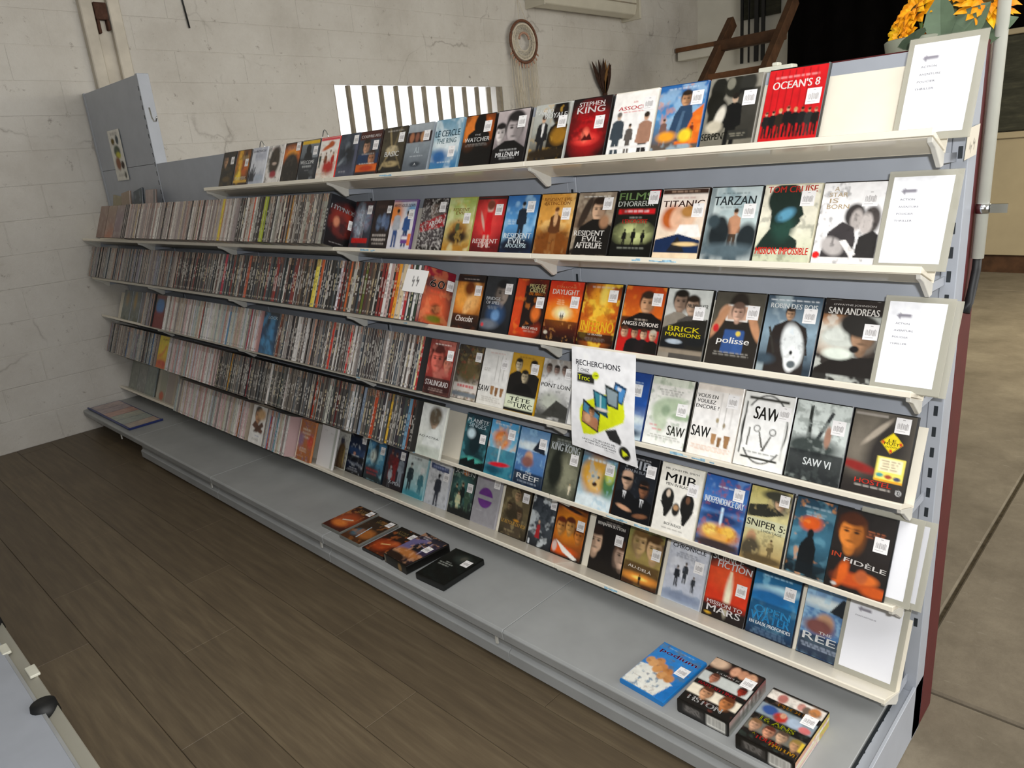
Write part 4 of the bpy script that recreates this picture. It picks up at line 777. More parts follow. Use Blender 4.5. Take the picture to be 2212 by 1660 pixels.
FRONT = [l.split('|') for l in COV.strip().split('\n')]
NFRONT = 0
byrow = {}
for c in FRONT: byrow.setdefault(int(c[0]), []).append(c)
VIS = {1: .79, 2: .87, 3: .91, 4: .95, 5: .98, 6: 1.0}
PX = {5: {10: .018, 11: 0}}
CWALL = []
for r, L in byrow.items():
    for n, (rs, xs, cc, lab, art) in enumerate(L):
        x = float(xs); yb = YB[r] if not (r == 6 and n < 3) else (-.24, -.2, -.172)[n]
        Wd = .1325
        if n + 1 < len(L):
            gap = float(L[n + 1][1]) - x
            if gap < Wd + .0006 and not (r == 5 and n == 10): Wd = max(.09, gap - .0008)
        if r == 4 and n in (5, 6): Wd = .128 if n == 5 else .1325
        if r == 4 and n == 6: x = -.808
        if r == 5 and n == 10: yb += .016
        if r == 6 and n < 3: Wd = (.138, .134, .132)[n]
        if r in (4, 5) and n == 0: yb = -.238; Wd = .1345
        dims = (Wd, .0135, .19)
        dist = math.dist((x, yb, ZL[r]), (.3991, -1.7236, 1.5104))
        cols = int(min(56, max(14, 96 / dist)))
        tilt = -T + rr.uniform(-.006, .006)
        o = case('dvd_case', (x, yb, fz(r, yb) + .0008), (tilt, 0, rr.uniform(-.004, .004)), dims, cc, lab + ', ' + ORD[r] + ' shelf', 'dvd', 'dvds facing out on the %s shelf' % ORD[r])
        add_print(o, art, 'front', dims, cols, vis=VIS[r] if yb > -.19 else 1); NFRONT += 1
# more cases facing out at the far left, and single faces within the spine runs
def zs(r, y=-.245): return ZL[r] - .0005 - (y + .2) * TT     # cases that hang over the lip
LEFT = r'''
4|-2.692|0c1a26|dark blue case face with curling pale blue shapes, within the fourth shelf's spine run|g 10202c 1c4468 2c5c80;m .6 3 4c98c8 .5;e .6 .5 .16 .3 3c84b4 .8 30;m .5 6 0c1a26 .52;t .6 .12 .07 .6 c8d4d8 LOCK
4|-3.935|5c1c1c|red case face with a blue dome, at the left of the fourth shelf's spine run|g 4c5c48 5c2420 6c1414;e .5 .34 .4 .34 3c6ca0 .3;r 0 .52 1 1 701818 .9;r 0 0 1 .12 6c2828;l .5 .6 .5 1 a05040
5|-4.028|a8941c|yellow and red case face, within the fifth shelf's spine run|g d8c41c d0b820 c04c30;t .6 .1 .06 .5 8c5c10 KIRI;p c87828 .1 .6 .5 .5 .8 .24 .9 .3 .5 .62 .1 .7;e .5 .85 .5 .14 b83c28 .6;m .3 7 d89040
4|-4.69|6c7478|dull blue grey case face by the wall, first of four on the fourth shelf|g 6c7478 7c8480 5c6458;m .6 6 8c9088;e .5 .3 .2 .3 9c8868 .8
4|-4.54|70787a|dull blue grey case face with an ochre streak, second from the wall, fourth shelf|g 707878 787c78 666a5c;m .6 6 8c9494;e .4 .3 .16 .4 a88c58 .8
4|-4.39|6c747c|dull grey case face with a violet cast, third from the wall, fourth shelf|g 74747c 7c7c84 646860;m .6 6 8c8c94
4|-4.24|70767c|dull blue grey case face beside pale spines, fourth from the wall, fourth shelf|g 747c84 7c8088 6c6c68;m .6 6 949ca4
2|-4.51|4c3a34|dusky pink brown case face nearest the wall on the second shelf|g 8c7468 84685c 7c5c50;m .5 5 a08c80
2|-4.37|5c4840|dusky pink case face with an orange foot on the second shelf|g 94806f 8c7064 a86c50;m .5 5 a89488
2|-4.232|5c5050|dusky mauve case face touching the spine run, second shelf|g 8c7c78 847078 7c6864;m .5 5 a89c98
6|-4.87|848880|shrink wrapped grey case face nearest the wall, lowest shelf|g 8c9088 848880 7c8078;m .5 5 a4a8a0
6|-4.725|848884|shrink wrapped grey case face, second from the wall, lowest shelf|g 90948c 888c88 80807c;m .5 5 a8a8a4
6|-4.58|7c8480|shrink wrapped grey green case face, third from the wall, lowest shelf|g 8c9490 848c84 7c847c;m .5 5 a0a8a0
6|-4.40|a8a898|pale case face with an orange ball at its foot, lowest shelf|g a4a498 a0a08c 989484;r 0 0 .3 1 b4b0a0;e .6 .85 .24 .2 b85c3c .5
6|-4.255|a49c90|pale pinkish grey case face left of the lowest spine run|g a89c94 a49890 9c9088;r .8 0 1 1 b0a490
'''
NL = 0
for l in LEFT.strip().split('\n'):
    rs, xs, cc, lab, art = l.split('|'); r = int(rs); dims = (.138, .0135, .19)
    out = float(xs) > -4.1
    yb = -.24 if out or r == 2 else -.16
    o = case('dvd_case', (float(xs), yb, zs(r, yb) if yb < -.2 else fz(r, yb) + .0008), (-T, 0, 0), dims, cc, lab, 'dvd', 'dvds facing out at the dim left end')
    add_print(o, art, 'front', dims, 14, .001); NL += 1

for (x, z, ry, cc, lab, art) in ((-4.62, 1.36, .12, '8c8468', 'dull yellowish case propped on top of the second shelf, nearest the wall', 'g 8c8468 94886c;m .5 5 a89c88'), (-4.45, 1.362, -.1, '8c7868', 'dull tan case propped on top of the second shelf', 'g 94806c 8c7864;m .5 5 a08c7c'),
                                 (-4.24, 1.366, -.16, '2c343c', 'slate case leaning on top of the second shelf spines', 'g 30404c 28343c 384450;m .5 4 7c8c94'), (-4.075, 1.37, 0, '7c6c64', 'pinkish grey case standing on top of the second shelf spines', 'g a0908c 9c8884;m .5 5 b4a8a4;r .85 0 1 1 5c6468')):
    dims = (.138, .0135, .15)
    o = case('dvd_case', (x, -.085, z), (-.2, ry, 0), dims, cc, lab, 'dvd', 'dvds propped on the second shelf spines'); add_print(o, art, 'front', dims, 14, .001); NL += 1

# cases standing spine out: (row, x start, x end, palette, thickness choices, accents)
PALS = {
    'pale': ['c4b8b0 beige', 'a89c98 grey', '8c807c taupe', 'd4cec6 ivory', '786c68 brown', 'b4a48c tan', '9c908c grey', 'dcd8d0 white', '6c605c brown', 'a88c84 pinkish'],
    'mix': ['4c4642 charcoal', '6c6660 grey', 'd4d0c8 ivory', '5a4c44 brown', '8c857c grey', '3a3632 black', 'b4aca0 beige', '7c5c50 brown', '9c9c90 grey green', '2c2a2a black'],
    'dark': ['2a2826 black', '36322e black', '4a403a brown', '1f1e1e black', '5a3a34 maroon', '3a4644 green black', '2a323c navy', '6c5a48 brown', '303030 charcoal', 'b8b4ac ivory', '7c2c28 red', '4c5458 slate'],
    'white': ['dcd8d2 white', 'c8c0b8 ivory', 'd4b4b4 pink', 'a4b0b0 grey blue', 'c4c8b8 pale green', 'b8a894 tan', 'e0dcd8 white', '8c8480 grey', 'bc8c88 rose', 'd0ccd4 lilac white'],
    'lines': ['5c5450 taupe', '4a4444 charcoal', '6c625c brown', '3c3a3a black', 'd8d4d0 white', '70605a brown', '505860 slate', '8c8480 grey', 'dedad6 white', '443c3c black'],
    'greys': ['4c4846 charcoal', '3c3a38 black', '5c5652 taupe', '646460 grey', '504440 brown', '444c48 green black', '70685e khaki', '585c60 slate', '38343a black', '7c746c grey'],
    'dim': ['8c8078 taupe', '74706c grey', '9c948c beige', '6c605c brown', '84808c mauve', '6c7880 blue grey', '94705c tan', 'a8a49c grey'],
}
RUNS = [
    (2, -4.085, -2.72, 'pale', (.0085, .0105, .0145), {-3.09: 'd04030 red', -2.862: 'd8c02c yellow', -2.85: 'b87c20 ochre', -3.9: 'c8b888 cream'}),
    (2, -2.72, -2.016, 'mix', (.0105, .0145), {-2.571: 'c84828 orange red', -2.48: 'a8b42c lime green', -2.466: 'a0ac28 lime green', -2.27: 'b8843c ochre', -2.33: 'd8d0bc ivory'}),
    (3, -4.85, -3.5, 'dim', (.0105, .0145), {-4.8: 'c8c4b4 ivory', -4.3: '94503c red brown'}),
    (3, -3.5, -1.72, 'dark', (.0145, .0145, .0125), {-2.95: 'a8203c crimson', -2.935: 'b02440 crimson', -2.46: '8c2420 dark red', -2.16: 'e0c83c yellow', -2.145: 'e8d860 yellow', -2.12: 'c85820 orange', -2.72: 'c05c3c orange', -2.3: 'd8d4d0 white', -2.38: 'd4ccc4 ivory', -1.98: 'd8d4dc white', -1.93: 'c86430 orange', -1.86: '3c4c54 slate', -1.83: '5c6420 olive'}),
    (3, -1.72, -1.5105, 'mix', (.0145,), {-1.70: '8c2c28 red', -1.685: 'e4e0dc white', -1.67: 'b89c98 pinkish', -1.655: 'b83c1c orange red', -1.64: 'e89c2c amber', -1.625: 'c8c0b4 ivory', -1.61: 'd8c4a0 cream', -1.595: 'dcd8d8 white', -1.58: 'b02c34 red', -1.565: 'e0dcdc white', -1.55: '2c3c30 dark green', -1.535: 'e4e2e0 white', -1.522: '303c30 green black'}),
    (4, -4.09, -3.945, 'dim', (.0145,), {}),
    (4, -3.79, -2.70, 'white', (.0105, .0145), {-3.3: 'a83c30 red', -3.0: '4c84a4 blue', -2.97: 'c83c54 pink red', -2.8: 'a83848 rose red'}),
    (4, -2.552, -1.548, 'lines', (.0085, .0085, .0105, .0145), {-2.53: '8c4420 rust', -2.515: '6c3420 rust', -2.12: 'd03824 red', -1.99: 'cc2c2c red', -1.76: 'e0dcdc white', -1.57: 'e0d8a8 cream', -1.555: 'b03030 red', -2.25: 'c89078 salmon'}),
    (5, -4.85, -4.035, 'dim', (.0145, .0205), {-4.5: '4c6c94 blue', -4.1: '4470a0 blue', -4.25: 'b4a48c beige'}),
    (5, -3.885, -3.25, 'white', (.0105, .0145), {-3.6: 'b87078 rose', -3.42: '3c2424 black'}),
    (5, -3.25, -1.634, 'greys', (.0105, .0145, .0145), {-2.9: '8c1c24 dark red', -2.306: 'a8341c red', -2.29: 'c0641c orange', -1.891: 'c04c24 orange red', -1.877: 'c8502c orange red', -1.817: 'dedee0 white', -1.79: 'e0b440 yellow', -1.645: '282828 black', -1.66: '7c3c28 rust', -1.675: '6c98b4 blue', -1.69: '38424c slate', -2.02: 'd4d4d8 white', -2.035: 'd8d8d8 white', -2.2: 'c8c8bc ivory', -2.55: 'd0ccc8 white', -2.7: 'd8d4d0 white', -1.95: '8494a8 blue grey', -3.1: 'c8902c amber', -2.13: '5c1c1c dark red'}),
    (6, -3.885, -3.005, 'white', (.0105, .0145), {-3.1: 'a05c28 brown', -3.2: 'd8cc94 cream'}),
    (6, -2.845, -2.62, 'white', (.0105, .0145), {-2.8: '5c84b4 blue', -2.785: 'a83c44 red', -2.74: '6c5ca0 violet', -2.72: '4c8c94 teal', -2.66: '98444c rose red'}),
]
SP = []
rs_ = random.Random(21)
for (r, xa, xb, pal, th, acc) in RUNS:
    x = xb
    while True:
        t = rs_.choice(th)
        if x - t < xa: break
        colname = rs_.choice(PALS[pal])
        for ax, ac in acc.items():
            if x - t <= ax < x: colname = ac
        SP.append((r, x - t + .0003, t - .0006, colname, pal)); x -= t
def spine_geom(t, colname, pal, seed):
    """front grid with colours plus plain sides; origin bottom-left-front"""
    q = random.Random(seed); c = srgb(colname.split()[0]); D = .135; H = .19; n = 26
    us = [0, .16, .3, .7, .84, 1]; vs = [i / n for i in range(n + 1)]
    lum = sum(c) / 3; dark = lum < .22
    ink = srgb(q.choice(['e8e4dc', 'd8d4cc', 'e8d8b0', 'c8c4bc'] if dark else ['2c2a2a', '4c2420', '28303c', '3c3a38', '7c2420']))
    pict = [srgb(q.choice(['a08060', '6c5040', 'c89868', '40382c', '5c6c78', 'b04c30', 'd8c8b0', '2c2a28'])) for _ in range(4)]
    has_pic = q.random() < .6; edge = srgb('cfcac2') if q.random() < (.6 if pal in ('lines', 'white', 'pale') else .25) else None
    kk = .3 if pal in ('pale', 'dim', 'white') else .5
    ink = tuple(kk * a + (1 - kk) * b for a, b in zip(ink, c)); pict = [tuple(.6 * a + .4 * b for a, b in zip(p, c)) for p in pict]
    P = []; C = []; F = []
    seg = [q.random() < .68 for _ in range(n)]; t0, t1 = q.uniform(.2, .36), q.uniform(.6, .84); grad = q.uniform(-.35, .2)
    for j in range(n):
        for i in range(5):
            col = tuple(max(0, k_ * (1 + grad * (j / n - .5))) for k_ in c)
            v = 1 - (j + .5) / n
            if has_pic and v < .17: col = pict[(j + i) % 4]
            elif t0 < v < t1 and i in (1, 2, 3) and (seg[j] if i == 2 else seg[j] and q.random() < .55): col = ink
            elif v > .9 and i == 2 and j % 2 == 1: col = ink if dark else srgb('7c7874')
            if edge and i == 0: col = edge
            b = len(P); x0, x1, z0, z1 = us[i] * t, us[i + 1] * t, vs[j] * H, vs[j + 1] * H
            P += [(x0, 0, z0), (x1, 0, z0), (x1, 0, z1), (x0, 0, z1)]; C += [col] * 4; F.append((b, b + 1, b + 2, b + 3))
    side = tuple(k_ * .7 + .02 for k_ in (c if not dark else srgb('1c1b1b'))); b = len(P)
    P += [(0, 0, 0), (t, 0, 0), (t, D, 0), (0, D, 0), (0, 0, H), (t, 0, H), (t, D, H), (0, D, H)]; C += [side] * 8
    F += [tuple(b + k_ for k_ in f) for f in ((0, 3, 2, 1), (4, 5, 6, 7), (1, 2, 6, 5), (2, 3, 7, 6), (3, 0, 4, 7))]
    return P, C, F
def colour_mesh(name, P, C, F):
    me = bpy.data.meshes.new(name); me.from_pydata(P, [], F)
    at = me.color_attributes.new('Col', 'FLOAT_COLOR', 'POINT')
    at.data.foreach_set('color', np.concatenate([np.array(C), np.ones((len(C), 1))], 1).astype(np.float32).ravel())
    me.materials.append(MT['print']); return me
NDECK = 9
NIND = 300 - NFRONT - NL - NDECK - 8
order = sorted(range(len(SP)), key=lambda i: math.dist((SP[i][1], -.245, ZL[SP[i][0]]), (.3991, -1.7236, 1.5104)))
single = set(order[:NIND])
rank = {}
def nth(n):
    return '%d%s' % (n, 'th' if 10 <= n % 100 <= 20 else {1: 'st', 2: 'nd', 3: 'rd'}.get(n % 10, 'th'))
BP, BC, BF = [], [], []
SIDEFACE = {2: 'dark turned case', 3: 'red turned case', 4: 'red staring face', 5: 'pale turned head', 6: 'caramel cover'}
cnt = {}
for i in sorted(range(len(SP)), key=lambda i: (SP[i][0], -SP[i][1])):
    r, x, t, cn, pal = SP[i]; yv = -.245 + random.Random(i).uniform(-.003, .003); P, C, F = spine_geom(t, cn, pal, i)
    cnt[r] = cnt.get(r, 0) + 1
    dz = random.Random(i + 7).choice([0, 0, 0, -.0025, .0])
    if i in single:
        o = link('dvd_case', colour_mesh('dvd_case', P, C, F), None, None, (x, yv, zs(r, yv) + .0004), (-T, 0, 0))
        tag(o, '%s dvd spine, %s left of the %s on the %s shelf' % (cn.split(' ', 1)[1], nth(cnt[r]), SIDEFACE[r], ORD[r]), 'dvd', 'dvd spines on the %s shelf' % ORD[r])
    else:
        b = len(BP); z0 = zs(r, yv) + .0004
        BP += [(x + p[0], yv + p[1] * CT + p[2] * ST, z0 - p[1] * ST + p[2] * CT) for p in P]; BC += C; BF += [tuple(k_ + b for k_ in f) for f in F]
tag(link('dvd_spines', colour_mesh('dvd_spines', BP, BC, BF)), 'remaining tightly packed dvd spines towards the dim left ends of the shelves', 'dvds', None, 'stuff')

# the two turned cases that end the runs on the second and third shelf: their faces look along the rack
for (r, x, cc, lab, art) in ((2, -2.015, '16151a', 'dark case turned sideways at the right end of the second shelf spines, white capitals', 'g 1c1b20 161518 0f0f10;e .5 .45 .4 .4 8c2c20 .8;e .45 .55 .2 .3 5c2420 .7;m .6 6 141316 .52;e .3 .5 .1 .14 c88060 .7;t .52 .24 .09 .94 f0f0f2 HYPNOSE 0 -4;l .4 .92 .5 1 8c8888;s .82 .5'),
                            (3, -1.5095, '5c1c20', 'red case turned sideways at the right end of the third shelf spines, sixty in grey', 'g 8c2028 6c4038 8c3820;r 0 0 1 .14 8c1c2c;l .5 .16 .8 1 e0d0d0;r 0 .14 1 .34 3c2c2c .7;t .42 .26 .15 .5 b8b4b0 60 .1;l .5 .38 .6 2 c83c30 .05;e .45 .7 .44 .44 d8603c .8;e .5 .72 .16 .14 6c3c20 .7;e .5 .9 .3 .1 6c6c1c .8;m .4 5 e89060;s .86 .24')):
    dims = (.014, .135, .19)
    o = case('dvd_case', (x, -.245, zs(r) + .0004), (-T, 0, 0), dims, cc, lab, 'dvd')
    add_print(o, art, 'right', dims, 40, .002)
    add_print(o, 'g a83038 d8d0cc 8c2c28;l .5 .3 .6 6 2c2424 .04' if r == 3 else 'g 24222a 1a191c;l .5 .3 .6 6 d8d4d0 .04', 'front', dims, 6, .0008, 'spine_print')

# a handwritten price card stuck over the third shelf spines
def card(name, pts, art, lab, cat, cols=40, mat='paper', warp=None, thick=True):
    """flat card with corner TL, TR, BL in world coordinates"""
    tl, tr, bl = (Vector(p) for p in pts); U = tr - tl; V = bl - tl; N = V.cross(U).normalized() * -1
    if N.y > 0: N = -N
    e = tag(empty(name, tl), lab, cat)
    SEED[0] += 1
    print_mesh('print', art, (N * .0006), U, V, N, cols, SEED[0], mat, e, warp)
    if not warp:
        m = MB(); q = [Vector((0, 0, 0)), U, U + V, V]; m.add([p for p in q] + [p + N * .0004 for p in q], [(0, 1, 2, 3), (7, 6, 5, 4), (0, 4, 5, 1), (1, 5, 6, 2), (2, 6, 7, 3), (3, 7, 4, 0)])
        m.build('sheet', 'tag', e)
    return e
def onspine(r, x, h, off=.002): return (x, -.247 - off * CT + h * ST, zs(r) + h * CT + off * ST)
card('price_card', (onspine(3, -1.592, .176), onspine(3, -1.478, .172), onspine(3, -1.602, .099)),
     'g f4f2f0 f2f0ee;p 3a3636 .38 .3 .41 .3 .4 .5 .46 .42 .48 .43 .44 .76 .41 .76 .43 .52 .36 .56;p 3a3636 .57 .28 .6 .28 .6 .47 .66 .4 .68 .41 .63 .72 .6 .72 .62 .5 .55 .53',
     'white card with two handwritten fours stuck over the third shelf spines', 'price card')
card('price_card', ((.0168, -.033, 1.495), (.0172, .052, 1.502), (.0168, -.044, 1.436)),
     'g d8d0c0 d4ccbc;p 4c463e .3 .5 .34 .5 .33 .66 .44 .6 .47 .61 .42 .85 .39 .85 .42 .65 .28 .72;p 4c463e .6 .42 .64 .42 .63 .56 .74 .5 .76 .51 .7 .78 .67 .78 .71 .56 .58 .62',
     'small dull paper slip with pen marks on the right end upright', 'price card', 24)

# hanging wanted poster on the third shelf's lip
def bulge(UV):
    u, v = UV[:, 0], UV[:, 1]; d = np.zeros((len(UV), 3))
    d[:, 1] = -.004 - .030 * np.sin(np.clip(v, 0, 1) * 2.4) * (0.35 + .65 * u) * v - .012 * v
    d[:, 0] = (.006 - .022 * (1 - u)) * v ** 2 + .012 * v ** 3
    d[:, 2] = .012 * v * (1 - u)
    return d
POST = ('g f6f6f8 f4f4f6 f2f2f4;t .42 .145 .052 .7 33323a RECHERCHONS;t .105 .185 .02 .13 33323a NOUS 0 90;t .215 .215 .03 .14 33323a CHEZ;r .09 .245 .37 .335 2c2c26;t .2 .288 .05 .19 e0e820 Troc;e .39 .25 .055 .055 dde620 .06;t .39 .25 .016 .075 3c3c20 .com;'
        'p dfe81c .14 .6 .2 .52 .74 .34 .82 .38 .86 .56 .84 .62 .36 .82 .2 .84 .14 .7;p 2c2c2c .55 .74 .72 .7 .8 .8 .78 .84 .62 .82;'
        'p 1c3c5c .7 .27 .88 .31 .82 .47 .64 .43;p 4c8cc8 .71 .3 .86 .33 .81 .45 .66 .42;p d8dce4 .74 .31 .8 .32 .79 .35 .73 .34;p 2c3434 .54 .31 .76 .35 .76 .52 .58 .5;p 8c9ca4 .56 .34 .74 .37 .73 .5 .6 .48;p 1c4458 .35 .38 .58 .42 .6 .62 .4 .58;p 3c8c9c .38 .4 .56 .44 .57 .57 .42 .54;r .47 .42 .49 .55 c8e4ec;e .5 .555 .1 .02 e8dcd0 .6;p 242424 .2 .49 .48 .6 .44 .79 .17 .72;p 4c88a8 .215 .52 .46 .62 .44 .68 .2 .6;p b8805c .2 .61 .44 .66 .43 .77 .18 .71;f .34 .6 .12 c8946c 2a1c14;e .27 .67 .05 .06 d8a880 .5;e .39 .69 .05 .06 b87c5c .5;'
        't .53 .862 .018 .34 2c2c30 CD_BLU-RAY_HD;t .44 .888 .018 .52 2c2c30 UNCHARTED,_KAMELOT,;t .46 .914 .018 .48 2c2c30 X-MEN,_DOCTOR_WHO;t .6 .935 .009 .16 8c8c90 ET_BIEN_D\'AUTRES...;e .83 .905 .085 .095 24241f .05;p dde620 .8 .875 .8 .94 .88 .907')
card('poster', ((-.866, -.2025, 1.0005), (-.652, -.2025, 1.0005), (-.866, -.2025, .697)), POST, 'white wanted poster with yellow shape hanging from the third shelf lip', 'poster', 64, 'paper', bulge)
card('poster', ((-4.612, -.0035, 1.877), (-4.42, -.0035, 1.877), (-4.616, -.0035, 1.585)),
     'g dcdad4 d8d6ce;l .5 .06 .7 1 7c7474 .03;e .3 .22 .14 .1 6c5c30 .3;e .68 .2 .12 .14 4c5458 .3;e .5 .42 .26 .18 5c6458 .4;e .55 .5 .2 .1 b8b44c .6;e .4 .66 .2 .2 8c6450 .5;e .74 .7 .14 .12 4c4440 .4;l .5 .86 .7 2 8c8884;e .8 .9 .08 .1 5c5c54 .3',
     'small pale poster with dark pictures on the tall grey panel', 'poster', 22)

# plastic sleeves with printed sheets at the right end
def sleeve(r, x, yb, art, lab, wd=.132, ht=.2, tl=-T, dy=0):
    o = tag(empty('sign_holder', (x, yb, fz(r, max(yb, -.19)) + .001), (tl, 0, rr.uniform(-.01, .01))), lab, 'sign', 'plastic sign holders at the right end')
    MB().box(0, wd, .0012, .0026, 0, ht).build('sleeve_back', 'milky', o, bevel=.0004)
    SEED[0] += 1
    print_mesh('paper_sheet', art, (.01, .0006, ht - .012), (wd - .024, 0, 0), (0, 0, -(ht - .026)), (0, -1, 0), 40, SEED[0], 'paper', o)
    MB().box(0, wd, -.0008, -.0004, 0, ht).build('sleeve_front', 'clear', o)
    return o
ARR = 'p 94909a .16 .17 .24 .125 .24 .15 .42 .15 .42 .19 .24 .19 .24 .215;'
SG = 'g f8f8fb;' + ARR + 't .29 .265 .022 .25 7c7a86 ACTION;t .33 .35 .022 .34 7c7a86 AVENTURE;t .29 .43 .022 .28 7c7a86 POLICIER;t .28 .51 .022 .3 7c7a86 THRILLER'
sleeve(1, -.086, -.152, SG, 'sign sleeve with arrow and four words on the top shelf')
sleeve(2, -.1, -.17, SG, 'sign sleeve with arrow and four words on the second shelf')
sleeve(3, -.093, -.165, SG, 'sign sleeve with arrow and four words on the third shelf')
sleeve(6, -.148, -.118, 'g f2f2f6;' + ARR.replace('.125', '.13') + 't .34 .27 .02 .4 8c8a96 FANTASTIQUE', 'sign sleeve with arrow and one word on the lowest shelf', .145, .21)
sleeve(5, -.108, -.178, 'g f4f4f7', 'plain white sign sleeve tucked behind the orange face dvd, fifth shelf')
sleeve(3, -.084, -.148, 'g e8e8ea', 'second sign sleeve tucked behind the third shelf sign')
sleeve(5, -.088, -.158, 'g d8d8dc', 'rearmost sign sleeve behind the white one, fifth shelf')
# ------------------------------------------------------------------ things lying on the base deck
def flat(name, x, y, dims, cc, lab, cat, art, rz=0.0, bottom=None, right=None, cols=44, group=None):
    """box lying face up; (x, y) is the front-left corner, top of the picture towards the rack"""
    Wd, Th, Hh = dims
    o = case(name, (x, y, DK + Th + .0006), (-math.pi / 2, 0, 0), dims, cc, lab, cat, group)
    o.rotation_euler = (Matrix.Rotation(rz, 3, 'Z') @ Matrix.Rotation(-math.pi / 2, 3, 'X')).to_euler()
    add_print(o, art, 'front', dims, cols)
    if bottom: add_print(o, bottom, 'bottom', dims, 40, .001, 'bottom_print')
    if right: add_print(o, right, 'right', dims, 24, .001, 'side_print')
    return o
D1 = (.132, .0135, .19)
GL = 'dvds lying on the deck'
flat('dvd_case', -2.07, -.41, D1, '6c6c66', 'dvd lying on the deck with an orange flare, leftmost of the flat row', 'dvd', 'g 1c1410 5c2410 3c140c;e .5 .6 .45 .4 a8481c .7;e .45 .75 .3 .16 d8782c .8;p d8c8b0 .3 .6 .7 .5 .75 .53 .35 .64;m .4 6 e09048 .6;t .5 .12 .06 .4 c8b070 STAR;t .5 .19 .06 .44 c8b070 WARS;s .84 .12', 0, group=GL)
flat('dvd_case', -1.924, -.421, D1, '6c6c66', 'dvd lying on the deck with a pale blue beam', 'dvd', 'g 1c1612 3c2a1c 502a10;e .3 .7 .2 .2 486878 .7;e .7 .66 .3 .24 a8642c .7;p b8d8e8 .44 .4 .47 .4 .56 .86 .52 .86;m .4 6 c07838 .6;t .5 .12 .06 .4 c0a868 STAR;t .5 .19 .06 .44 c0a868 WARS;s .84 .12', 0, group=GL)
flat('dvd_case', -1.768, -.424, D1, '131110', 'dvd lying on the deck, its right side under the purple box', 'dvd', 'g 17140f 2a1810 50200f;e .4 .7 .34 .3 a84018 .7;e .7 .55 .2 .14 b8562c .7;p f0c080 .3 .68 .6 .6 .62 .62 .32 .72;m .4 6 d07030 .6;t .4 .14 .06 .44 c0a868 STAR;t .4 .21 .06 .46 c0a868 WARS;s .84 .16', 0, group=GL)
DB = (.141, .036, .192)
flat('dvd_box_set', -1.627, -.424, DB, '121110', 'thick dark box set with purple and gold picture on the deck', 'dvd box', 'g 1c1a22 3c3450 2a1a12;p 6c6490 0 .3 .5 .12 .6 .5 0 .75;e .5 .45 .2 .24 1c1a20 .5;p b0a8c8 .3 .35 .34 .35 .9 .42 .9 .44;p a09cbc .66 .2 .7 .2 .78 .7 .74 .7;e .5 .72 .5 .16 b8743c .7;m .5 8 e0a880 .58;e .3 .9 .4 .12 2c1c14 .6;l .3 .08 .3 2 b8b8c0 .03;s .8 .4', -.06, 'g 17140f 1c1712;e .7 .6 .08 .1 8c6c3c .6;r .02 .1 .06 .9 8c8470', None)
DE = (.142, .026, .195)
flat('dvd_box_set', -1.442, -.428, DE, '0b0d0c', 'black moulded dvd box with tiny grey lettering on the deck', 'dvd box', 'g 0d100e 0c0e0d 0a0c0b;m .4 8 1c2624 .56;e .6 .22 .26 .18 2c3430 .8;e .6 .2 .1 .1 4c4c44 .7;l .36 .42 .24 1 a0a49c .02;l .34 .47 .5 1 a0a49c .028;l .32 .53 .44 1 a0a49c .028;s .82 .3', .04)
DP = (.14, .0145, .2)
flat('dvd_case', -.588, -.424, DP, '1c7cc8', 'bright blue dvd with heads above a white suit lying on the deck', 'dvd', 'g 2c84d0 2a80cc 1f74c0;l .5 .04 .8 1 9cc4e8;t .52 .16 .1 .84 b82c4c podium;p e4e4dc 0 .56 .3 .5 .6 .62 .9 .68 .8 1 0 1;m .8 11 5c7c98 .56;e .12 .43 .09 .11 d09860 .3;e .3 .38 .1 .12 c88c58 .3;e .22 .46 .1 .12 d8a068 .3;e .44 .46 .1 .12 c88850 .3;e .38 .53 .1 .12 d09458 .3;e .6 .5 .1 .12 c08048 .3;e .56 .6 .1 .12 d09860 .3;e .72 .6 .1 .12 c88c54 .3;m .35 12 6c4020 .62;p 1f74c0 .86 .7 1 .6 1 1 .76 1;s .82 .38', -.055)
BAR = 'r .58 .16 .94 .9 f0efe8;'+''.join('r %.3f .2 %.3f .8 34302c;' % (.6 + k * .022, .6 + k * .022 + (.012 if k % 3 else .007)) for k in range(15))
BT = 'g 1b1a18 161513;r .1 .2 .52 .8 3c3a38;l .3 .24 .34 5 8c8884 .05;' + BAR
DF = (.14, .042, .196)
flat('dvd_box_set', -.414, -.421, DF, '121110', 'thick box set of three films with white and red titles on the deck', 'dvd box', 'g 171513;r 0 .03 1 .2 3c2420;e .12 .08 .2 .16 d8b89c .6;e .5 .12 .09 .14 d8a080 .4;e .66 .12 .1 .13 c89070 .4;e .82 .12 .1 .13 e0ac88 .4;m .3 8 8c4034 .62;t .55 .27 .05 .66 e8e4e0 COMPLIQUÉ .1;r 0 .32 1 .52 c8ccc8;f .26 .4 .24 c88468 5c3424;f .84 .42 .22 a83424 3c1410;t .45 .575 .055 .74 d82430 BABY_SITTING;r 0 .63 1 .82 ece2cc;f .34 .72 .32 d8a078 4c2c1c;f .76 .74 .34 c8804c 5c3018;t .46 .9 .09 .66 f4f2f0 FISTON;s .84 .24', 0, BT, 'g 7c2c2c 8c9c90 b8bcb4;h 8c2428 c4c8c0 .6;l .5 .2 .8 5 d8d0cc .06;m .4 5 4c5c50')
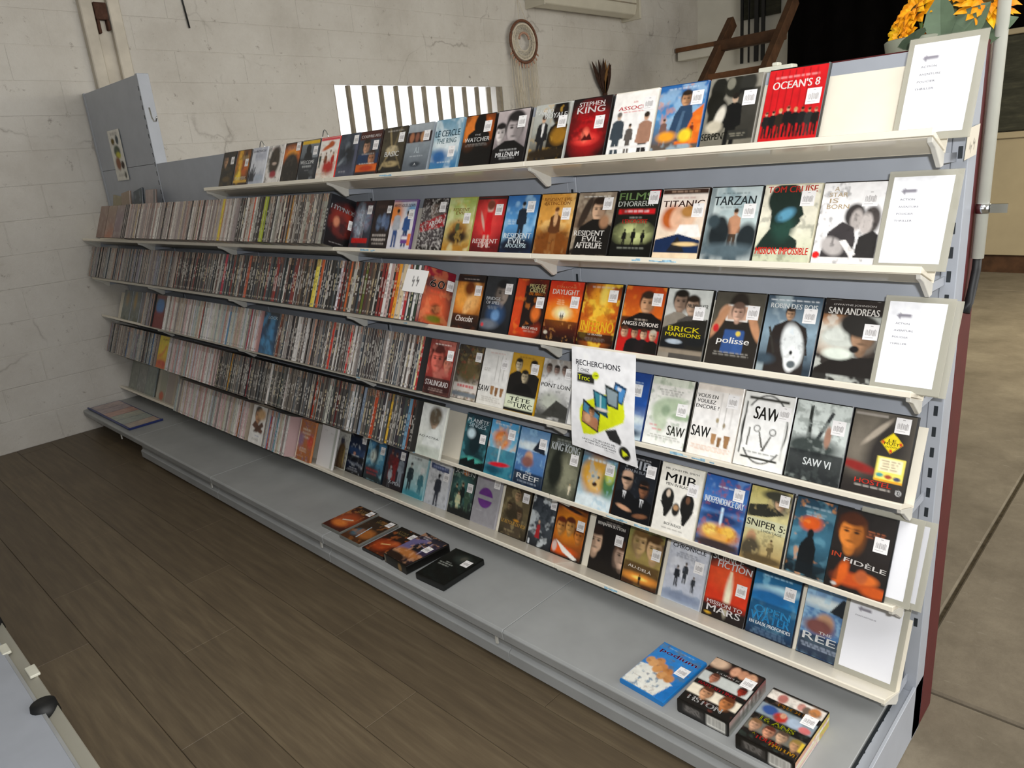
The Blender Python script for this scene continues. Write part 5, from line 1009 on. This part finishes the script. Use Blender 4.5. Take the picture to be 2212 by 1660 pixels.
flat('dvd_box_set', -.247, -.44, DF, '121110', 'thick box set of three films with yellow titles, nearest the deck end', 'dvd box', 'g 171513;r 0 .03 1 .2 eee6dc;e .26 .12 .09 .12 b87068 .4;e .6 .12 .07 .1 c88c80 .4;e .7 .14 .07 .1 6c5c50 .4;e .84 .12 .1 .12 c8844c .4;m .3 9 8c6c60 .62;t .52 .25 .055 .52 e89c1c PROFS;r 0 .31 1 .53 8c98a0;e .2 .4 .14 .12 33508c .4;e .42 .45 .12 .12 b83428 .4;e .44 .4 .05 .07 d8a080 .4;e .66 .44 .12 .12 a8b8cc .4;e .86 .48 .1 .08 d07070 .4;m .4 9 3c4c44 .6;t .45 .585 .075 .6 dce01c 16_ANS;t .5 .632 .025 .5 c8cc1c OU_PRESQUE;r 0 .66 1 .84 6c6c64;f .14 .74 .26 d8a888 7c5c3c;f .4 .76 .26 d89878 5c2c20;f .62 .74 .26 d8b090 4c3c30;f .88 .77 .26 c89870 8c7438;r .94 .68 1 .84 d8b838;t .22 .875 .04 .06 d8d020 À;t .46 .9 .07 .4 d82c28 TOUTE;t .76 .92 .07 .46 e8a81c ÉPREUVE;s .84 .3', 0, BT, 'h c8b84c d8d4c8;r 0 0 1 .3 b8ac44;r .3 0 .5 1 d8d8d0;m .5 6 c0587c .5')
# blue folder full of case fronts at the far left
fo = tag(empty('display_folder', (-4.9, -.425, DK)), 'dark blue tray of pale dvd fronts at the wall end of the deck', 'folder')
MB().box(0, .75, 0, .2, .0006, .007).build('tray', 'blue', fo, bevel=.002)
fr_ = MB(); fr_.box(0, .75, -.006, .006, .007, .014).box(.742, .754, 0, .2, .007, .014)
fr_.build('tray_rim', 'blue', fo, bevel=.002)
for k_i in range(6):
    SEED[0] += 1
    print_mesh('case_front', ['g b09c98 a09494;m .5 4 c8b4b0', 'g a89898 b0a0a0;m .5 4 8c8088', 'g b48c80 b89488;m .5 4 c8a89c', 'g a8a89c 9ca49c;m .5 4 c8c4a8', 'g a0a8a0 a8aca4;m .5 4 8c9490', 'g b8a090 a8a098;m .5 4 c8b8a8'][k_i],
               (.012 + k_i * .121, .192, .0078), (.117, 0, 0), (0, -.18, 0), (0, 0, 1), 14, SEED[0], 'print', fo)

# ------------------------------------------------------------------ small things on top of the rack and on the wall
def wire(name, pts, r, mat, lab, cat, group=None):
    o = MB().tube(pts, r, 8).build(name, mat); return tag(o, lab, cat, group)
def arc(x, z, wd, ht, n=8): return [(x + wd * (i / n - .5), .012, z + ht * math.sin(math.pi * i / n)) for i in range(n + 1)]
wire('wire_clip', arc(-2.79, 1.652, .05, .03), .0022, 'chrome', 'small wire loop clip on the panel top, left of the yellow topped dvd', 'clip')
wire('wire_clip', arc(-2.27, 1.652, .05, .034), .0022, 'chrome', 'small wire loop clip on the panel top above the yellow topped dvd', 'clip')
wire('wire_hook', [(-3.905, -.004, 1.94), (-3.895, -.005, 1.89), (-3.875, -.006, 1.868), (-3.845, -.006, 1.866), (-3.825, -.006, 1.885)], .0045, 'chrome', 'shiny bent wire hook on the tall post', 'hook')
cl = MB(); cl.box(-.43, -.35, .0, .03, 1.652, 1.664).box(-.4, -.385, .005, .025, 1.664, 1.672)
tag(cl.build('top_clip', 'tag', bevel=.002), 'pale plastic clip on the panel top edge', 'clip')
# dream catcher
DCY, DCZ = 4.137, 2.612
dc = tag(empty('dream_catcher', (XW + .06, DCY, DCZ)), 'brown beaded ring wall hanging with a pale web and long fringe', 'wall hanging')
MT['bead'] = plain('brown_beads', '6e4a38', .6, 0, .3, .35, 60); MT['net'] = plain('cream_string', 'cfc6b4', .8, 0, .1, .1, 20)
MT['shell'] = plain('pinkish_shell', 'b08a76', .5, 0, .3, .2, 30)
R0, R1 = .2, .165
def ringpts(r, a0=0, a1=2 * math.pi, n=48, x=0): return [(x, r * math.cos(a0 + (a1 - a0) * i / n), r * math.sin(a0 + (a1 - a0) * i / n)) for i in range(n + 1)]
MB().tube(ringpts(R0 - .008), .013, 8).build('outer_ring', 'bead', dc); MB().tube(ringpts(R1 - .002), .009, 8).build('inner_ring', 'net', dc)
webm = MB()
for k_i in range(24):
    a = k_i * math.pi / 12
    for s_ in (5, 8): webm.tube([(0, R1 * math.cos(a), R1 * math.sin(a)), (0, R1 * math.cos(a + s_ * math.pi / 12), R1 * math.sin(a + s_ * math.pi / 12))], .0022, 5)
webm.build('web', 'net', dc)
MB().tube([(.006, .07 * math.cos(a), .02 + .06 * math.sin(a)) for a in [math.pi * i / 10 for i in range(11)]], .011, 8).build('bead_arch', 'shell', dc)
for k_i in range(11):
    a = math.radians(-150 + k_i * 12); p = (0, (R0 + .004) * math.cos(a), (R0 + .004) * math.sin(a)); q = (0, (R0 + .04) * math.cos(a), (R0 + .04) * math.sin(a) - .005)
    MB().tube([p, ((p[0] + q[0]) / 2, (p[1] + q[1]) / 2, (p[2] + q[2]) / 2), q], [.005, .01, .004], 7).build('shell', 'shell', dc)
fm = MB(); q_ = random.Random(3)
for k_i in range(46):
    u = q_.uniform(-1, 1); yy = R0 * u; zz_ = -R0 * math.sqrt(max(0, 1 - u * u)) * .98; L = q_.uniform(.45, .75)
    fm.tube([(0, yy, zz_), (q_.uniform(0, .012), yy + q_.uniform(-.02, .02), zz_ - L * .5), (q_.uniform(0, .02), yy * .9 + q_.uniform(-.04, .04), zz_ - L)], .0022, 5)
tag(fm.build('fringe', 'net', dc), None, None, None, 'stuff')
MB().tube([(-.05, 0, .42), (0, -.05, R0), ], .0025, 5).build('cord', 'net', dc); MB().tube([(-.05, 0, .42), (0, .05, R0)], .0025, 5).build('cord', 'net', dc)
# bunch of dried feathers hung on the wall
fb = tag(empty('feather_bunch', (XW + .05, 5.45, 2.2)), 'bunch of dark brown feathers hung on the wall', 'feathers')
MT['feather'] = plain('brown_feather', '3c2a22', .8, 0, .2, .4, 30); MT['feather2'] = plain('ochre_feather', '7c5a34', .8, 0, .2, .3, 30)
q_ = random.Random(8)
for k_i in range(13):
    a = math.radians(-26 + k_i * 4.3 + q_.uniform(-2, 2)); L = q_.uniform(.26, .42) * (1.1 if k_i in (8, 9) else 1); b_ = q_.uniform(-.03, .03)
    c_ = [(0.0, 0.0), (.2, .016), (.5, .034), (.8, .024), (1.0, .002)]; pts = []
    for side in (1, -1):
        for (t_, w_) in (c_ if side == 1 else c_[::-1]):
            cx = L * t_ * math.sin(a) + b_ * t_ * t_; cz = L * t_ * math.cos(a) - .1
            pts.append((cx + side * w_ * math.cos(a), cz - side * w_ * math.sin(a)))
    x_ = .004 * (k_i % 4)
    MB().prism(pts[:-1], x_, x_ + .0025).build('feather', 'feather2' if k_i in (7, 8, 9) else 'feather', fb)
MB().prism([(.03, .0), (.12, .12), (.14, .2), (.11, .26), (.05, .14), (-.02, .0)], .0, .004).build('feather', 'rust', fb)
MB().tube([(.005, 0, -.16), (.005, 0, -.06)], .03, 10).build('binding', 'rust', fb)
# white unit high on the wall
hu = tag(empty('wall_unit', (XW, 4.27, 2.92)), 'white grooved metal unit high on the wall, cut by the top of the frame', 'heater')
MT['unit'] = plain('off_white_metal', 'c9c4b4', .5, 0, .4, .06, 4)
MB().prism([(.0, .03), (.12, .0), (.2, .03), (.22, .1), (.22, .5), (0, .5)], 0, 1.62, 'y').build('body', 'unit', hu, bevel=.006)
for zc in (.13, .24, .35): MB().box(.218, .224, .01, 1.61, zc, zc + .012).build('groove', 'winframe', hu)
MB().box(0, .26, -.012, 0, .0, .52).build('end_cap', 'unit', hu, bevel=.004); MB().box(0, .26, 1.62, 1.65, -.02, .52).build('end_cap', 'unit', hu, bevel=.004)
for (yy, z0, z1) in ((2.23, 2.86, 3.2), (.77, 2.55, 2.95)):
    wire('cable', [(XW + .02, yy + .02, z1), (XW + .012, yy, (z0 + z1) / 2), (XW + .015, yy + .015, z0)], .006, 'rubber', 'thin dark wire stub hanging on the wall %s' % ('above the barred window' if yy > 2 else 'beside the steel column'), 'wire')

# ------------------------------------------------------------------ behind the right end: pole, cable, sunflowers
po = tag(empty('white_pole', (.028, .098, 1.225)), 'white round pole beside the red end board', 'pole')
MB().tube([(0, 0, 0), (0, 0, 1.9)], .0118, 20).build('tube', 'whitepipe', po)
m_ = MB(); m_.tube([(0, 0, .095), (0, 0, .115)], .0135, 20).box(.014, .045, -.004, .004, .096, .114); m_.build('clamp', 'chrome', po)
wire('cable', [(.028, .098, 1.24), (.028, .097, 1.2), (.026, .09, 1.16), (.024, .08, 1.13), (.022, .07, 1.11)], .009, 'rubber', 'black cable curving out of the white pole', 'cable')
fp_ = tag(empty('flower_pot', (-.125, .15, 1.52)), 'artificial sunflower bouquet behind the top right panel', 'flowers')
pv = []
prof = [(.05, 0.0), (.062, .06), (.072, .13), (.078, .165), (.074, .168), (.066, .13)]
m_ = MB(); n_ = 24; vs_ = []; fs_ = []
for (r_, z_) in prof:
    for k_i in range(n_): vs_.append((r_ * math.cos(2 * math.pi * k_i / n_), r_ * math.sin(2 * math.pi * k_i / n_), z_))
for i in range(len(prof) - 1):
    for k_i in range(n_): fs_.append((i * n_ + k_i, i * n_ + (k_i + 1) % n_, (i + 1) * n_ + (k_i + 1) % n_, (i + 1) * n_ + k_i))
fs_.append(tuple(range(n_))); m_.add(vs_, fs_, True); m_.build('pot', 'terracotta', fp_)
MB().box(-.1, .09, -.05, .09, -.012, 0).build('pot_shelf', 'maroon', fp_)
k = NT('sunflower_petal', .55, 0, .3); lw = k.node('ShaderNodeTexCoord'); sx = k.node('ShaderNodeSeparateXYZ'); k.link(lw.outputs['Object'], sx.inputs[0])
k.base(k.ramp(k.noise(22, 4), [(0.3, 'e07808'), (0.5, 'f2a010'), (0.72, 'f0d01c')])); MT['petal'] = k.m
MT['core'] = plain('flower_core', '4a3a12', .8, 0, .2, .3, 60); MT['leaf'] = plain('dusty_green_leaf', '5e7059', .6, 0, .3, .2, 18); MT['stem'] = plain('green_stem', '5c7a3c', .6)
q_ = random.Random(12)
def flower(c, d, R):
    c = Vector(c); d = Vector(d).normalized(); u = d.cross(Vector((0, 0, 1))).normalized(); v = d.cross(u)
    for ring, (n, rr_, up) in enumerate(((17, 1.0, .12), (15, .86, .35), (12, .62, .6))):
        for i in range(n):
            a = 2 * math.pi * i / n + ring * .2 + q_.uniform(-.1, .1); e1 = u * math.cos(a) + v * math.sin(a); e2 = d.cross(e1); L = R * rr_ * q_.uniform(.85, 1.1); wv = R * .15
            dr = lambda t: c + e1 * (L * t) + d * (L * (up * math.sin(t * 2.2)) - R * .1)
            P = [dr(.12), dr(.4) + e2 * wv, dr(.75) + e2 * wv * .75, dr(1.0), dr(.75) - e2 * wv * .75, dr(.4) - e2 * wv]
            P.append(dr(.45) + d * .004); P.append(dr(.75) + d * .003)
            me = bpy.data.meshes.new('petal'); me.from_pydata([tuple(p) for p in P], [], [(0, 1, 6), (1, 2, 7, 6), (2, 3, 7), (3, 4, 7), (4, 5, 6, 7), (5, 0, 6)])
            link('petal', me, 'petal', hd)
    hub = MB(); n = 12; vs = []; fs = []
    for (r_, h_) in ((.3, 0), (.26, .09), (.14, .15)):
        for i in range(n): vs.append(c + (u * math.cos(2 * math.pi * i / n) + v * math.sin(2 * math.pi * i / n)) * R * r_ + d * R * h_)
    for j in range(2):
        for i in range(n): fs.append((j * n + i, j * n + (i + 1) % n, (j + 1) * n + (i + 1) % n, (j + 1) * n + i))
    fs.append(tuple(2 * n + i for i in range(n))); hub.add(vs, fs, True); hub.build('flower_core', 'core', hd)
    MB().tube([c - d * R * .05, c - d * R * .4 + Vector((0, 0, -.04)), Vector((0, 0, .1))], .004, 7).build('stem', 'stem', hd)
for (c, d, R) in (((-.012, -.02, .222), (-.45, -.55, .6), .064), ((-.035, -.03, .178), (-.6, -.7, .2), .05), ((.065, .0, .25), (.05, -.5, .8), .06), ((.115, -.03, .21), (.45, -.55, .6), .068), ((.03, -.01, .18), (0, -.7, .1), .04)):
    hd = empty('flower_head', (0, 0, 0)); hd.parent = fp_; flower(c, d, R)
def leaf(c, d, up, L, wd):
    c, d, up = Vector(c), Vector(d).normalized(), Vector(up); s_ = d.cross(up).normalized(); nrm = s_.cross(d)
    P = []
    for t, w_ in ((0, .06), (.2, .62), (.45, 1), (.7, .8), (.9, .35), (1, .02)):
        ctr = c + d * L * t + nrm * (-.25 * L * t * t); P += [ctr - s_ * wd * w_ + nrm * wd * .25 * w_, ctr, ctr + s_ * wd * w_ + nrm * wd * .25 * w_]
    F = []
    for i in range(5): F += [(3 * i, 3 * i + 1, 3 * i + 4, 3 * i + 3), (3 * i + 1, 3 * i + 2, 3 * i + 5, 3 * i + 4)]
    me = bpy.data.meshes.new('leaf'); me.from_pydata([tuple(p) for p in P], [], F); link('leaf', me, 'leaf', fp_)
for a in (((.05, -.06, .14), (-.1, -.2, 1), (0, -1, .2), .1, .03), ((.065, -.06, .13), (.45, -.2, .6), (0, -1, .4), .1, .034), ((.09, -.05, .13), (.7, -.1, .45), (0, -1, .5), .095, .03), ((.0, -.07, .14), (.1, -.5, .5), (0, -.6, .8), .06, .03), ((.02, .02, .16), (.2, .1, 1), (0, -1, .1), .1, .03)):
    leaf(*a)

# ------------------------------------------------------------------ far end of the hall
cu = tag(empty('black_curtain', (-3.54, 7.2, 1.5)), 'large black curtain closing the far end of the hall', 'curtain')
m_ = MB(); n = 60; vs = []
for z_ in (0, 2.6):
    for i in range(n + 1): vs.append((5.0 * i / n, .03 * math.sin(i * 1.7) + .015 * math.sin(i * .7), z_))
m_.add(vs, [(i, i + 1, n + 2 + i, n + 1 + i) for i in range(n)], True)
m_.build('cloth', 'curtain', cu)
MB().box(-.02, 5.05, -.05, .05, 2.58, 2.64).build('rail', 'rubber', cu)
low = tag(empty('low_partition', (-1.42, 7.0, 0)), 'beige low partition with a dark stone top at the hall end', 'partition')
MB().box(0, 4.2, 0, .2, .18, 1.31).build('panel', 'beige', low, bevel=.004)
MB().box(-.02, 4.2, -.03, .25, 1.31, 1.37).build('panel_rail', 'beige', low, bevel=.006)
MB().box(.02, 4.2, -.02, .45, 1.375, 2.24).build('dark_slab', 'darkstone', low, bevel=.01)
MB().box(.0, 4.2, -.06, .5, 2.24, 2.29).build('slab_edge', 'beige', low, bevel=.006)
MB().box(.02, 4.2, .03, .18, .0, .18).build('shaded_plinth', 'wood', low)  # recessed base, its dark colour carries the shadow band under the panel
# old ladder, plank and pale boards in the far left corner
ld = tag(empty('ladder', (0, 0, 0)), 'old dark wooden ladder leaning in the far corner', 'ladder')
def ladder_bar(name, p, q, wx, wy, mat):
    p, q = Vector(p), Vector(q); d = (q - p).normalized(); u = Vector((1, 0, 0)) - d * d.x; u.normalize(); v = d.cross(u)
    P = [p - u * wx - v * wy, p + u * wx - v * wy, p + u * wx + v * wy, p - u * wx + v * wy]; Q = [x + (q - p) for x in P]
    MB().add(P + Q, [(3, 2, 1, 0), (4, 5, 6, 7), (0, 1, 5, 4), (1, 2, 6, 5), (2, 3, 7, 6), (3, 0, 4, 7)]).build(name, mat, ld, bevel=.006)
ladder_bar('rail', (-3.4, 3.01, .02), (-3.61, 6.0, 2.69), .035, .06, 'wood')
ladder_bar('rail', (-2.72, 3.01, .02), (-2.98, 6.06, 2.79), .035, .06, 'wood')
for k_i in range(11):
    z_ = .22 + k_i * .212; f_ = (z_ - .02) / 2.67; y_ = 3.01 + 2.99 * f_; big = k_i == 10
    z_ += .1 if big else 0; y_ += .1 if big else 0
    ladder_bar('rung', (-3.4 - .21 * f_ - (.05 if big else 0), y_, z_), (-2.72 - .26 * f_ + .03, y_, z_ + .01), .03 if not big else .05, .018 if not big else .06, 'wood' if big else 'woodl')
pk = tag(empty('wall_shelf', (-4.9, 7.0, 2.62)), 'brown plank on a pale bracket in the far corner', 'shelf')
MB().box(0, .9, 0, .22, 0, .05).build('plank', 'woodl', pk, bevel=.004); MB().box(.02, .5, .02, .2, -.1, 0).build('support', 'farwhite', pk, bevel=.004)
bb = tag(empty('window_bars', (-4.3, 7.5, 2.62)), 'tall dark bars before a pale opening, beside the black curtain', 'bars')
for i, (x_, w_) in enumerate(((.02, .03), (.12, .012), (.2, .05), (.29, .04))):
    MB().box(x_, x_ + w_, 0, .03, -.2, 1.75).build('bar', 'rubber', bb)
MB().box(0, .5, .05, .08, .3, 1.75).build('dark_panel', 'darkstone', bb)

# ------------------------------------------------------------------ near the camera: corner of the opposite rack's base
og = tag(empty('opposite_rack_base', (-4.2, -1.5, 0)), 'grey base deck of the opposite rack with a clear front rail', 'shelving')
MB().prism([(0, DK), (-.62, DK), (-.62, DK - .02), (-.005, DK - .02), (.0, DK - .012)], 0, 3.2).build('base_deck', 'steel', og, bevel=.0015)
MB().prism([(.0, DK - .001), (.008, DK - .001), (.008, DK - .03), (0, DK - .03)], 0, 3.2).build('deck_edge', 'deck', og)
MB().prism([(.01, DK - .02), (.04, DK - .004), (.042, DK - .006), (.012, DK - .024)], 0, 3.2).build('price_rail', 'milky', og)
MB().box(0, 3.2, -.64, -.61, .004, 1.65).build('back_panel', 'steel', og)  # unseen panel, added to block light and darken the aisle's left floor
MB().box(0, 3.2, -.06, -.045, .004, DK - .022).build('base_front', 'deck', og)
for (x_, l_) in ((1.985, 'price_tag'), (2.19, 'price_tag')):
    MB().box(x_ - .035, x_ + .03, .022 if x_ > 2 else -.005, .05 if x_ > 2 else .02, DK - .006, DK + .003).build('price_tag', 'tag', og, bevel=.002)
for x_ in (1.77, 2.4):
    MB().tube([(x_, .012, DK - .03), (x_, .012, DK + .012)], [.038, .032], 18).build('rail_stop', 'rubber', og)
finish_prints()
